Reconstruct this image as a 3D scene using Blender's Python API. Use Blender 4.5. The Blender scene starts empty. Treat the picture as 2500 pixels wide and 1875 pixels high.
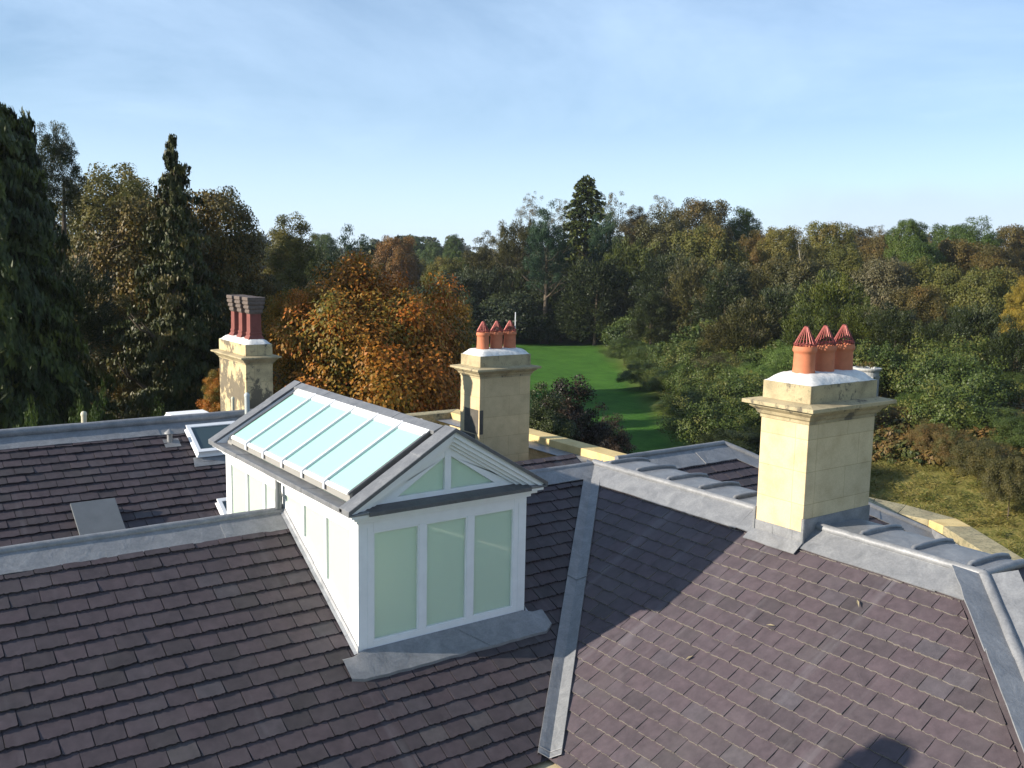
import bpy, math, random
import numpy as np
from mathutils import Vector, Matrix
R_ = math.radians
sc = bpy.context.scene
COL = sc.collection
# ------------------------------------------------------------------ camera
CAM = np.array([[0.8130, -0.5819, 0.0192], [-0.0640, -0.1221, -0.9904], [0.5787, 0.8041, -0.1355]])
FPX, CX, CY = 2307.9, 1250.0, 937.5
_f = CAM[2] / np.linalg.norm(CAM[2])
_r = CAM[0] - _f * CAM[0].dot(_f); _r /= np.linalg.norm(_r)
_d = np.cross(_f, _r)
cam = bpy.data.objects.new('camera', bpy.data.cameras.new('camera')); COL.objects.link(cam)
cam.matrix_world = Matrix(((_r[0], -_d[0], -_f[0], 0), (_r[1], -_d[1], -_f[1], 0), (_r[2], -_d[2], -_f[2], 0), (0, 0, 0, 1)))
cam.data.sensor_width = 36.0; cam.data.lens = 36.0 * FPX / 2500.0
cam.data.clip_start = 0.1; cam.data.clip_end = 6000
sc.camera = cam
# ------------------------------------------------------------------ sun, sky, exposure
SUN = Vector((-0.895, 0.262, 0.362)).normalized()
ELEV = math.asin(SUN.z); AZ = math.atan2(SUN.x, SUN.y)
sun = bpy.data.objects.new('sun', bpy.data.lights.new('sun', 'SUN')); COL.objects.link(sun)
sun.data.energy = 5.0; sun.data.angle = R_(0.55); sun.data.color = (1.0, 0.91, 0.78)
sun.rotation_euler = SUN.to_track_quat('Z', 'Y').to_euler()
sc.view_settings.view_transform = 'Standard'; sc.view_settings.look = 'None'
sc.view_settings.exposure = 0.85; sc.view_settings.gamma = 1.0

def build_world():
    w = bpy.data.worlds.new('World'); sc.world = w; w.use_nodes = True
    nt = w.node_tree; nt.nodes.clear(); N = nt.nodes.new; L = nt.links.new
    out = N('ShaderNodeOutputWorld'); bg = N('ShaderNodeBackground'); sky = N('ShaderNodeTexSky')
    sky.sky_type = 'NISHITA'; sky.sun_disc = False; sky.sun_elevation = ELEV; sky.sun_rotation = AZ
    sky.altitude = 50; sky.air_density = 1.0; sky.dust_density = 0.0; sky.ozone_density = 3.5
    bg.inputs['Strength'].default_value = 0.073
    # thin high cloud: a veil that varies with direction, drawn out sideways
    tc = N('ShaderNodeTexCoord'); mp = N('ShaderNodeMapping'); mp.inputs['Scale'].default_value = (1.0, 1.0, 3.2)
    mp.inputs['Rotation'].default_value = (0.15, 0.1, 0.5)
    n1 = N('ShaderNodeTexNoise'); n1.inputs['Scale'].default_value = 1.6; n1.inputs['Detail'].default_value = 7; n1.inputs['Roughness'].default_value = 0.6
    n1.inputs['Distortion'].default_value = 0.5
    L(tc.outputs['Generated'], mp.inputs['Vector']); L(mp.outputs[0], n1.inputs['Vector'])
    rmp = N('ShaderNodeMapRange'); rmp.inputs['From Min'].default_value = 0.36; rmp.inputs['From Max'].default_value = 0.75
    rmp.inputs['To Min'].default_value = 0.16; rmp.inputs['To Max'].default_value = 0.62
    L(n1.outputs['Fac'], rmp.inputs['Value'])
    # haze low in the sky
    sz = N('ShaderNodeSeparateXYZ'); L(tc.outputs['Generated'], sz.inputs[0])
    lowr = N('ShaderNodeMapRange'); lowr.interpolation_type = 'SMOOTHSTEP'; lowr.inputs['From Min'].default_value = -0.02; lowr.inputs['From Max'].default_value = 0.30; lowr.inputs['To Min'].default_value = 0.72; lowr.inputs['To Max'].default_value = 0.0
    L(sz.outputs[2], lowr.inputs['Value']); mx0 = N('ShaderNodeMath'); mx0.operation = 'MAXIMUM'; L(rmp.outputs[0], mx0.inputs[0]); L(lowr.outputs[0], mx0.inputs[1])
    mix = N('ShaderNodeMixRGB'); mix.inputs['Color2'].default_value = (6.9, 8.7, 10.8, 1)
    L(mx0.outputs[0], mix.inputs['Fac']); L(sky.outputs[0], mix.inputs['Color1'])
    # low mauve cloud bank over the right of the wood
    vm = N('ShaderNodeVectorMath'); vm.operation = 'SUBTRACT'; vm.inputs[1].default_value = (0.885, 0.46, 0.035); L(tc.outputs['Generated'], vm.inputs[0])
    vs = N('ShaderNodeVectorMath'); vs.operation = 'MULTIPLY'; vs.inputs[1].default_value = (4.0, 4.0, 16.0); L(vm.outputs[0], vs.inputs[0])
    n2 = N('ShaderNodeTexNoise'); n2.inputs['Scale'].default_value = 9; n2.inputs['Detail'].default_value = 6; L(tc.outputs['Generated'], n2.inputs['Vector'])
    ln = N('ShaderNodeVectorMath'); ln.operation = 'LENGTH'; L(vs.outputs[0], ln.inputs[0])
    sb = N('ShaderNodeMath'); sb.operation = 'ADD'; L(ln.outputs['Value'], sb.inputs[0]); L(n2.outputs['Fac'], sb.inputs[1])
    cr = N('ShaderNodeMapRange'); cr.interpolation_type = 'SMOOTHSTEP'; cr.inputs['From Min'].default_value = 1.45; cr.inputs['From Max'].default_value = 0.9; cr.inputs['To Max'].default_value = 0.35; L(sb.outputs[0], cr.inputs['Value'])
    mc = N('ShaderNodeMixRGB'); mc.inputs['Color2'].default_value = (4.9, 5.2, 6.3, 1); L(cr.outputs[0], mc.inputs['Fac']); L(mix.outputs[0], mc.inputs['Color1']); mix = mc
    hs = N('ShaderNodeHueSaturation'); hs.inputs['Saturation'].default_value = 1.12; hs.inputs['Hue'].default_value = 0.503
    L(mix.outputs[0], hs.inputs['Color']); L(hs.outputs[0], bg.inputs['Color']); L(bg.outputs[0], out.inputs['Surface'])
build_world()

# ------------------------------------------------------------------ material helpers
def mat_new(name):
    m = bpy.data.materials.new(name); m.use_nodes = True; nt = m.node_tree; nt.nodes.clear()
    o = nt.nodes.new('ShaderNodeOutputMaterial'); b = nt.nodes.new('ShaderNodeBsdfPrincipled')
    nt.links.new(b.outputs[0], o.inputs['Surface'])
    return m, nt, b, o
def ramp(nt, stops, src=None):
    r = nt.nodes.new('ShaderNodeValToRGB'); e = r.color_ramp.elements
    while len(e) < len(stops): e.new(0.5)
    for k, (p, c) in enumerate(stops): e[k].position = p; e[k].color = (*c, 1)
    if src: nt.links.new(src, r.inputs[0])
    return r
def noise(nt, scale, detail=5, rough=0.55, vec=None, dist=0.0):
    n = nt.nodes.new('ShaderNodeTexNoise'); n.inputs['Scale'].default_value = scale; n.inputs['Detail'].default_value = detail
    n.inputs['Roughness'].default_value = rough; n.inputs['Distortion'].default_value = dist
    if vec: nt.links.new(vec, n.inputs['Vector'])
    return n
def coord(nt, scale=(1, 1, 1), rot=(0, 0, 0)):
    t = nt.nodes.new('ShaderNodeTexCoord'); m = nt.nodes.new('ShaderNodeMapping')
    m.inputs['Scale'].default_value = scale; m.inputs['Rotation'].default_value = rot
    nt.links.new(t.outputs['Object'], m.inputs['Vector']); return m.outputs[0]
def mixc(nt, fac, a, b, mode='MIX'):
    m = nt.nodes.new('ShaderNodeMixRGB'); m.blend_type = mode
    for s, v in ((0, fac), (1, a), (2, b)):
        if hasattr(v, 'links'): nt.links.new(v, m.inputs[s])
        elif isinstance(v, tuple): m.inputs[s].default_value = (*v, 1)
        else: m.inputs[s].default_value = v
    return m.outputs[0]
def bump(nt, b, h, strength=0.3, dist=0.01):
    n = nt.nodes.new('ShaderNodeBump'); n.inputs['Strength'].default_value = strength; n.inputs['Distance'].default_value = dist
    nt.links.new(h, n.inputs['Height']); nt.links.new(n.outputs[0], b.inputs['Normal'])
def attr(nt, name):
    a = nt.nodes.new('ShaderNodeAttribute'); a.attribute_name = name; return a.outputs['Fac']

def mk_slate(st_scale=(2.2, .16, .16), tone=(1, 1, 1)):
    m, nt, b, o = mat_new('slate')
    t = attr(nt, 'tint'); v = coord(nt)
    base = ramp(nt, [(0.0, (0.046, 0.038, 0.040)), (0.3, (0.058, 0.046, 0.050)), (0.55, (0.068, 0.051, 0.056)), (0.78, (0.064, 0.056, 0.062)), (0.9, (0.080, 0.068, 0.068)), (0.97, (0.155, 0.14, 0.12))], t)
    n1 = noise(nt, 9, 6, 0.65, v); n2 = noise(nt, 1.3, 4, 0.6, v)
    c = mixc(nt, 0.55, base.outputs[0], ramp(nt, [(0.3, (0.55, 0.55, 0.55)), (0.7, (1.35, 1.32, 1.3))], n1.outputs['Fac']).outputs[0], 'MULTIPLY')
    wash = ramp(nt, [(0.52, (0, 0, 0)), (0.78, (0.25, 0.25, 0.25))], n2.outputs['Fac'])
    c = mixc(nt, wash.outputs[0], c, (0.10, 0.092, 0.085))
    lich = noise(nt, 38, 3, 0.7, v); lr = ramp(nt, [(0.70, (0, 0, 0)), (0.76, (0.45, 0.45, 0.45))], lich.outputs['Fac']); c = mixc(nt, lr.outputs[0], c, (0.17, 0.165, 0.14))
    st = noise(nt, 1.5, 4, 0.6, coord(nt, st_scale))
    sr = ramp(nt, [(0.60, (0, 0, 0)), (0.74, (0.11, 0.11, 0.11))], st.outputs['Fac'])
    c = mixc(nt, sr.outputs[0], c, (0.30, 0.29, 0.30))
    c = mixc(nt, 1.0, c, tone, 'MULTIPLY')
    nt.links.new(c, b.inputs['Base Color'])
    b.inputs['Roughness'].default_value = 0.6; b.inputs['Specular IOR Level'].default_value = 0.28
    bump(nt, b, n1.outputs['Fac'], 0.35, 0.008); return m
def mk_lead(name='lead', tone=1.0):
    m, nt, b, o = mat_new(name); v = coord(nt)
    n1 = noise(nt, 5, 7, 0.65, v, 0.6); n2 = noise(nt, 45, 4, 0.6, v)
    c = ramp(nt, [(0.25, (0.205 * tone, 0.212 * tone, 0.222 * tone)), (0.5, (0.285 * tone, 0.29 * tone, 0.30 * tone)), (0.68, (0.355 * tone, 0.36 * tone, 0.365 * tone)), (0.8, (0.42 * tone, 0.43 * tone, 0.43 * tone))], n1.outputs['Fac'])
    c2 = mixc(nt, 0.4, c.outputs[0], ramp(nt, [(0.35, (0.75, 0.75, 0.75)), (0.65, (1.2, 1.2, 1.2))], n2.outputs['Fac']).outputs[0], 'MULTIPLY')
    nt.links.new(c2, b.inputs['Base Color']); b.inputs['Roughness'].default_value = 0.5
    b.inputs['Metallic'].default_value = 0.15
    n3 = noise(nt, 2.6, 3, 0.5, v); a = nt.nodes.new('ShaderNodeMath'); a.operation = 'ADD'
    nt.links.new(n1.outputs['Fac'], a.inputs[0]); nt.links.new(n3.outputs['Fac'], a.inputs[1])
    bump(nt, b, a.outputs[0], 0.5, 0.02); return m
def mk_stone(name, base, dark, soot=0.0, block=(0.78, 0.37), joints=True, lichen=0.0):
    m, nt, b, o = mat_new(name); v = coord(nt)
    # courses: a brick pattern wrapped round the stack by adding x and y
    g = nt.nodes.new('ShaderNodeNewGeometry'); tc = nt.nodes.new('ShaderNodeTexCoord')
    sx = nt.nodes.new('ShaderNodeSeparateXYZ'); nt.links.new(tc.outputs['Object'], sx.inputs[0])
    ad = nt.nodes.new('ShaderNodeMath'); ad.operation = 'ADD'; nt.links.new(sx.outputs[0], ad.inputs[0]); nt.links.new(sx.outputs[1], ad.inputs[1])
    cb = nt.nodes.new('ShaderNodeCombineXYZ'); nt.links.new(ad.outputs[0], cb.inputs[0]); nt.links.new(sx.outputs[2], cb.inputs[1])
    br = nt.nodes.new('ShaderNodeTexBrick'); nt.links.new(cb.outputs[0], br.inputs['Vector'])
    br.inputs['Scale'].default_value = 1.0; br.inputs['Brick Width'].default_value = block[0]; br.inputs['Row Height'].default_value = block[1]
    br.inputs['Mortar Size'].default_value = 0.0035; br.inputs['Mortar Smooth'].default_value = 0.3; br.offset = 0.42; br.squash = 0.7; br.squash_frequency = 2
    br.inputs['Color1'].default_value = (1.06, 1.05, 1.02, 1); br.inputs['Color2'].default_value = (0.93, 0.93, 0.92, 1); br.inputs['Mortar'].default_value = (0.70, 0.66, 0.58, 1)
    n1 = noise(nt, 3.5, 7, 0.65, v); n2 = noise(nt, 60, 3, 0.6, v)
    c = ramp(nt, [(0.3, dark), (0.52, base), (0.75, tuple(min(1, x * 1.12) for x in base))], n1.outputs['Fac']).outputs[0]
    if joints: c = mixc(nt, 1.0, c, br.outputs['Color'], 'MULTIPLY')
    c = mixc(nt, 0.35, c, ramp(nt, [(0.35, (0.8, 0.8, 0.8)), (0.65, (1.15, 1.15, 1.15))], n2.outputs['Fac']).outputs[0], 'MULTIPLY')
    if soot > 0:
        n4 = noise(nt, 2.2, 6, 0.7, coord(nt, (1, 1, 0.8)))
        k = ramp(nt, [(0.62 - soot * 0.22, (0, 0, 0)), (0.66 - soot * 0.2, (0.85, 0.85, 0.85))], n4.outputs['Fac'])
        c = mixc(nt, k.outputs[0], c, (0.085, 0.075, 0.062))
    if lichen > 0:
        n5 = noise(nt, 14, 6, 0.75, v)
        k = ramp(nt, [(0.62 - lichen * 0.2, (0, 0, 0)), (0.68 - lichen * 0.15, (0.7, 0.7, 0.7))], n5.outputs['Fac'])
        c = mixc(nt, k.outputs[0], c, (0.13, 0.125, 0.075))
    nt.links.new(c, b.inputs['Base Color']); b.inputs['Roughness'].default_value = 0.85; b.inputs['Specular IOR Level'].default_value = 0.25
    bump(nt, b, n2.outputs['Fac'], 0.25, 0.006); return m
def mk_plain(name, col, rough=0.5, spec=0.5, nscale=8, amount=0.25, bmp=0.1, metal=0.0):
    m, nt, b, o = mat_new(name); v = coord(nt); n = noise(nt, nscale, 6, 0.6, v)
    c = mixc(nt, amount, col, ramp(nt, [(0.3, tuple(x * 0.55 for x in col)), (0.7, tuple(min(1.0, x * 1.3) for x in col))], n.outputs['Fac']).outputs[0])
    nt.links.new(c, b.inputs['Base Color']); b.inputs['Roughness'].default_value = rough; b.inputs['Specular IOR Level'].default_value = spec
    b.inputs['Metallic'].default_value = metal
    if bmp: bump(nt, b, n.outputs['Fac'], bmp, 0.01)
    return m
def mk_frosted(name, col, trans, gloss=0.25):
    m, nt, b, o = mat_new(name); v = coord(nt); n = noise(nt, 1.2, 3, 0.5, v)
    b.inputs['Base Color'].default_value = (*col, 1); b.inputs['Roughness'].default_value = gloss
    tr = nt.nodes.new('ShaderNodeBsdfTranslucent'); tr.inputs[0].default_value = (*trans, 1)
    mx = nt.nodes.new('ShaderNodeMixShader'); mx.inputs[0].default_value = 0.5
    nt.links.new(b.outputs[0], mx.inputs[1]); nt.links.new(tr.outputs[0], mx.inputs[2]); nt.links.new(mx.outputs[0], o.inputs['Surface'])
    return m
def mk_leaf(name, cols, trans=0.25, rough=0.5, var=0.25):
    """leaf colours run along the 'tint' value stored per leaf; each tree shifts a little"""
    m, nt, b, o = mat_new(name)
    n = len(cols); oi = nt.nodes.new('ShaderNodeObjectInfo')
    sh = nt.nodes.new('ShaderNodeMath'); sh.operation = 'MULTIPLY_ADD'; nt.links.new(oi.outputs['Random'], sh.inputs[0])
    sh.inputs[1].default_value = var; nt.links.new(attr(nt, 'tint'), sh.inputs[2])
    sb = nt.nodes.new('ShaderNodeMath'); sb.operation = 'SUBTRACT'; nt.links.new(sh.outputs[0], sb.inputs[0]); sb.inputs[1].default_value = var / 2
    c = ramp(nt, [(k / (n - 1), cols[k]) for k in range(n)], sb.outputs[0]).outputs[0]
    nt.links.new(c, b.inputs['Base Color']); b.inputs['Roughness'].default_value = rough; b.inputs['Specular IOR Level'].default_value = 0.25
    tr = nt.nodes.new('ShaderNodeBsdfTranslucent'); nt.links.new(c, tr.inputs[0])
    mx = nt.nodes.new('ShaderNodeMixShader'); mx.inputs[0].default_value = trans
    nt.links.new(b.outputs[0], mx.inputs[1]); nt.links.new(tr.outputs[0], mx.inputs[2]); nt.links.new(mx.outputs[0], o.inputs['Surface'])
    return m

SLATE = mk_slate(tone=(.97, 1.0, 1.02)); SLATE_R = mk_slate((.16, 2.6, .16), (1.30, 1.32, 1.35)); LEAD = mk_lead('lead', 0.74); LEAD_DARK = mk_lead('dark_and_shade_lead', 0.36); LEAD_MID = mk_lead('shaded_lead', 0.5)  # darker lead copies put the shade of ledge and coping fronts into colour
STONE = mk_stone('sandstone', (0.56, 0.455, 0.285), (0.46, 0.36, 0.215), 0.0)
STONE_OLD = mk_stone('sooty_sandstone', (0.54, 0.43, 0.25), (0.36, 0.29, 0.17), 0.72, (0.5, 0.33))
STONE_MID = mk_stone('stained_sandstone', (0.56, 0.44, 0.26), (0.46, 0.36, 0.21), 0.0, (0.9, 0.42))
STONE_CAP = mk_stone('weathered_sandstone', (0.40, 0.33, 0.20), (0.22, 0.18, 0.11), 0.25, joints=False, lichen=0.25)
STONE_PAR = mk_stone('lichened_sandstone', (0.36, 0.31, 0.19), (0.24, 0.20, 0.12), 0.1, (1.2, 2.0), lichen=0.7)
STONE_YEL = mk_stone('clean_yellow_sandstone', (0.60, 0.46, 0.22), (0.50, 0.36, 0.15), 0.0, (0.9, 2.0), lichen=0.1)
PAINT = mk_plain('white_paint', (0.80, 0.80, 0.795), 0.45, 0.4, 7, 0.12, 0.06)
FLAUNCH = mk_plain('lime_flaunching', (0.66, 0.65, 0.62), 0.85, 0.2, 12, 0.5, 0.8)
TERRA = mk_plain('terracotta', (0.50, 0.17, 0.085), 0.7, 0.3, 12, 0.3, 0.15)
TERRA_OLD = mk_plain('old_terracotta', (0.19, 0.062, 0.05), 0.75, 0.3, 10, 0.45, 0.2)
TERRA_SOOT = mk_plain('sooty_terracotta', (0.13, 0.10, 0.085), 0.8, 0.3, 18, 0.6, 0.3)
WIRE = mk_plain('red_wire', (0.24, 0.05, 0.04), 0.45, 0.5, 5, 0.2, 0.0, 0.3)
GLASS_ROOF = mk_frosted('frosted_roof_glass', (0.57, 0.87, 0.79), (0.72, 0.93, 0.86), 0.12)
GLASS_WALL = mk_frosted('frosted_wall_glass', (0.66, 0.77, 0.66), (0.96, 0.99, 0.92), 0.3)
GREY_METAL = mk_plain('grey_sheet', (0.14, 0.15, 0.155), 0.45, 0.5, 4, 0.3, 0.08, 0.2)
BAR_METAL = mk_plain('pale_aluminium', (0.66, 0.66, 0.68), 0.4, 0.5, 20, 0.1, 0.0)
UPSTAND = mk_plain('grey_upstand', (0.27, 0.26, 0.24), 0.6, 0.4, 8, 0.2, 0.1)
PIPE = mk_plain('grey_plastic', (0.42, 0.45, 0.43), 0.5, 0.4, 6, 0.15, 0.0)
PIPE_B = mk_plain('beige_plastic', (0.48, 0.45, 0.33), 0.5, 0.4, 6, 0.15, 0.0)
INNER = mk_plain('plaster', (0.82, 0.80, 0.70), 0.8, 0.2, 3, 0.05, 0.0)
def mk_skyglass():
    m, nt, b, o = mat_new('dark_skylight_glass'); b.inputs['Base Color'].default_value = (0.045, 0.07, 0.075, 1)
    b.inputs['Roughness'].default_value = 0.08; b.inputs['Specular IOR Level'].default_value = 0.9; return m
SKYGLASS = mk_skyglass()
BARK = mk_plain('bark', (0.11, 0.085, 0.06), 0.9, 0.2, 6, 0.5, 0.3)
BARK_PALE = mk_plain('pale_dead_wood', (0.42, 0.38, 0.30), 0.85, 0.2, 6, 0.4, 0.2)

# ------------------------------------------------------------------ mesh helpers
class MB:
    def __init__(s): s.v = []; s.f = []; s.t = []; s.t0 = 0.5
    def face(s, pts, t=None):
        n = len(s.v); s.v += [tuple(p) for p in pts]; s.f.append(tuple(range(n, n + len(pts)))); s.t.append(s.t0 if t is None else t)
    def mesh(s, vs, fs, t=None):
        n = len(s.v); s.v += [tuple(p) for p in vs]
        for f in fs: s.f.append(tuple(n + i for i in f)); s.t.append(s.t0 if t is None else t)
    def box(s, a, b):
        (x0, y0, z0), (x1, y1, z1) = a, b
        x0, x1 = min(x0, x1), max(x0, x1); y0, y1 = min(y0, y1), max(y0, y1); z0, z1 = min(z0, z1), max(z0, z1)
        s.mesh([(x0, y0, z0), (x1, y0, z0), (x1, y1, z0), (x0, y1, z0), (x0, y0, z1), (x1, y0, z1), (x1, y1, z1), (x0, y1, z1)],
               [(0, 3, 2, 1), (4, 5, 6, 7), (0, 1, 5, 4), (1, 2, 6, 5), (2, 3, 7, 6), (3, 0, 4, 7)])
    def prism(s, poly, vec):
        """closed polygon (3-D points) pushed along vec"""
        p = [Vector(q) for q in poly]; v = Vector(vec); n = len(p)
        nr = Vector((0, 0, 0))
        for i in range(n): nr += p[i].cross(p[(i + 1) % n])
        if nr.dot(v) > 0: p = p[::-1]
        q = [a + v for a in p]
        s.mesh(p + q, [tuple(range(n))] + [tuple(range(2 * n - 1, n - 1, -1))] + [((i + 1) % n, i, n + i, n + (i + 1) % n) for i in range(n)])
    def tube(s, pts, rad, n=10, caps=True, arc=None):
        pts = [Vector(p) for p in pts]; m = len(pts)
        rs = rad if isinstance(rad, (list, tuple)) else [rad] * m
        base = len(s.v); ref = None
        for i, p in enumerate(pts):
            d = (pts[min(i + 1, m - 1)] - pts[max(i - 1, 0)]).normalized()
            if ref is None: ref = Vector((0, 0, 1)) if abs(d.z) < 0.9 else Vector((1, 0, 0))
            a = d.cross(ref).normalized(); b_ = d.cross(a).normalized(); ref = -b_ if abs(d.z) < 0.9 else ref
            ref = Vector((0, 0, 1)) if abs(d.z) < 0.9 else Vector((1, 0, 0))
            for k in range(n):
                t = 2 * math.pi * k / n
                s.v.append(tuple(p + a * rs[i] * math.cos(t) + b_ * rs[i] * math.sin(t)))
        for i in range(m - 1):
            for k in range(n):
                s.f.append((base + i * n + k, base + i * n + (k + 1) % n, base + (i + 1) * n + (k + 1) % n, base + (i + 1) * n + k)); s.t.append(s.t0)
        if caps:
            s.f.append(tuple(base + k for k in range(n))[::-1]); s.t.append(s.t0)
            s.f.append(tuple(base + (m - 1) * n + k for k in range(n))); s.t.append(s.t0)
    def lathe(s, c, prof, n=24):
        """prof: list of (radius, z)"""
        base = len(s.v); m = len(prof)
        for r, z in prof:
            for k in range(n):
                t = 2 * math.pi * k / n; s.v.append((c[0] + r * math.cos(t), c[1] + r * math.sin(t), c[2] + z))
        for i in range(m - 1):
            for k in range(n):
                s.f.append((base + i * n + k, base + i * n + (k + 1) % n, base + (i + 1) * n + (k + 1) % n, base + (i + 1) * n + k)); s.t.append(s.t0)
    def loft(s, c, prof, n=None):
        """square rings: prof list of (half_x, half_y, z)"""
        base = len(s.v); m = len(prof)
        for hx, hy, z in prof:
            for a, b in ((-1, -1), (1, -1), (1, 1), (-1, 1)): s.v.append((c[0] + a * hx, c[1] + b * hy, c[2] + z))
        for i in range(m - 1):
            for k in range(4):
                s.f.append((base + i * 4 + k, base + i * 4 + (k + 1) % 4, base + (i + 1) * 4 + (k + 1) % 4, base + (i + 1) * 4 + k)); s.t.append(s.t0)
        s.f.append(tuple(base + k for k in range(4))[::-1]); s.t.append(s.t0)
        s.f.append(tuple(base + (m - 1) * 4 + k for k in range(4))); s.t.append(s.t0)
    def build(s, name, mat, parent=None, smooth=False, bevel=0, origin=None, label=None):
        me = bpy.data.meshes.new(name); off = Vector(origin) if origin else Vector((0, 0, 0))
        me.from_pydata([tuple(Vector(v) - off) for v in s.v], [], s.f)
        a = me.attributes.new('tint', 'FLOAT', 'FACE'); a.data.foreach_set('value', s.t)
        me.materials.append(mat)
        if smooth: me.polygons.foreach_set('use_smooth', [True] * len(me.polygons))
        me.update()
        o = bpy.data.objects.new(name, me); COL.objects.link(o); o.location = off
        if parent: o.parent = parent
        if bevel:
            b = o.modifiers.new('bevel', 'BEVEL'); b.width = bevel; b.segments = 2; b.limit_method = 'ANGLE'
        if smooth:
            me.set_sharp_from_angle(angle=R_(42))
        if label: o['label'] = label
        return o
def tag(o, label=None, cat=None, group=None, kind=None):
    if label: o['label'] = label
    if cat: o['category'] = cat
    if group: o['group'] = group
    if kind: o['kind'] = kind
    return o
def empty(name, loc=(0, 0, 0)):
    o = bpy.data.objects.new(name, None); COL.objects.link(o); o.location = loc; o.empty_display_size = 0.2; return o

# ================================================================== THE HOUSE
RX, RY, RZ, S = 8.93, 10.30, -3.035, 0.54       # ridges, roof pitch
KL = math.sqrt(1 + S * S)
X0, Y0, Z0, LW, LH, LL = 4.137, 8.340, -2.697, 2.10, 1.392, 3.924     # lantern
BY, VY, BX = 16.65, 13.48, 8.35                             # back ridge, back valley
house = empty('country_house', (4, 12, -13)); tag(house, 'country house roofs of purple slate with lead ridges, white roof lantern and sandstone chimneys', 'house')
# children keep world coordinates
_inv = Matrix.Translation(-Vector(house.location))
def P(o):
    o.parent = house; o.matrix_parent_inverse = _inv; return o
def sub(o, par):
    o.parent = par; o.matrix_parent_inverse = Matrix.Translation(-Vector(par.location)); return o

def clip(poly, a, b, c):
    out = []; n = len(poly)
    for i in range(n):
        p, q = poly[i], poly[(i + 1) % n]; dp = a * p[0] + b * p[1] - c; dq = a * q[0] + b * q[1] - c
        if dp <= 0: out.append(p)
        if (dp < 0 < dq) or (dq < 0 < dp):
            t = dp / (dp - dq); out.append((p[0] + t * (q[0] - p[0]), p[1] + t * (q[1] - p[1])))
    return out
def slates(mb, P0, U, D, N, urng, drng, clips, seed, g=0.19, w=0.262, h=0.022, ragged=14, edge=0):
    """P0 + u*U + d*D ; each slate a thin tilted slab with a dressed (ragged) tail"""
    rnd = random.Random(seed); P0, U, D, N = Vector(P0), Vector(U), Vector(D), Vector(N)
    k0 = int(math.floor(drng[0] / g)); k1 = int(math.ceil(drng[1] / g))
    for k in range(k0, k1):
        dlow = (k + 1) * g + rnd.uniform(-.003, .003); u = math.floor(urng[0] / w) * w - (k % 2) * w / 2
        while u < urng[1]:
            ww = w
            gap = rnd.uniform(.003, .0065); th = h * rnd.uniform(.75, 1.3); tint = min(.88, max(0, rnd.gauss(.45, .15 if edge else .18)))
            jl, jr = rnd.uniform(-.003, .003), rnd.uniform(-.003, .003); sk = rnd.uniform(-.004, .004)
            poly = [(u + gap + jl, dlow - g * 1.12), (u + ww - gap + jr, dlow - g * 1.12)]
            for q in range(ragged + 1):
                f = 1 - q / ragged; j = rnd.uniform(-.010, .004) if 0 < q < ragged else rnd.uniform(-.016, -.002)
                poly.append((u + gap + (ww - 2 * gap) * f, dlow + j + sk * (f - .5) * 2))
            uu = u; u += ww
            for (a, b, c) in clips:
                poly = clip(poly, a, b, c)
                if len(poly) < 3: break
            if len(poly) < 3: continue
            top = []; bot = []; lift = rnd.uniform(0, .004)
            for (a, b) in poly:
                hh = 0.003 + (th + lift - 0.003) * min(1.0, max(0, (b - (dlow - g * 1.12)) / (g * 1.12)))
                p = P0 + U * a + D * b; top.append(p + N * hh); bot.append(p + N * (hh - min(hh - .0005, 0.012 + th * .4)))
            n = len(poly); base = len(mb.v); mb.v += [tuple(p) for p in top] + [tuple(p) for p in bot]
            f = tuple(base + i for i in range(n))
            nrm = Vector((0, 0, 0))
            for i in range(n): nrm += top[i].cross(top[(i + 1) % n])
            mb.f.append(f if nrm.dot(N) > 0 else f[::-1]); mb.t.append(tint)
            for i in range(n):
                j = (i + 1) % n; q = (base + i, base + n + i, base + n + j, base + j)
                mb.f.append(q if nrm.dot(N) > 0 else q[::-1]); mb.t.append(edge if (i > 1 and edge) else max(0, tint - .25))  # pale dressed tails only on the sunlit slope; darker tails elsewhere paint shade
def sheet(mb, pts, t=0.3): mb.face(pts, t)
zL = lambda y: RZ - S * (RY - y)
zR = lambda x: RZ - S * (RX - x)
zB = lambda y: RZ - S * (BY - y)
EAVE_Y = 6.82; EAVE_X = 5.45
# --- near slope (faces the camera), lantern hole left open
mb = MB()
UL, DL, NL = (1, 0, 0), (0, -1 / KL, -S / KL), (0, -S / KL, 1 / KL)
d_of = lambda y: (RY - y) * KL
vclip = (1.0, 1 / KL, RY - 1.37 - 0.115)            # x <= y-1.37-.085
XW0, XW1 = X0 + .02, X0 + LW - .02
base = [(0, -1, -d_of(RY - .26)), (0, 1, d_of(EAVE_Y)), vclip]
slates(mb, (0, RY, RZ), UL, DL, NL, (-3.4, XW0 + .3), (0.2, d_of(EAVE_Y)), base + [(1, 0, XW0)], 11)
slates(mb, (0, RY, RZ), UL, DL, NL, (-3.4, 9), (d_of(Y0 - .02), d_of(EAVE_Y)), base + [(-1, 0, -XW0), (0, -1, -d_of(Y0 - .03)), (1, 0, XW1)], 11)
slates(mb, (0, RY, RZ), UL, DL, NL, (-3.4, 9), (0.2, d_of(EAVE_Y)), base + [(-1, 0, -XW1)], 11)
def Lp(x, y, o=0.0): return (x, y - o * S / KL, zL(y) + o / KL)
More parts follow.
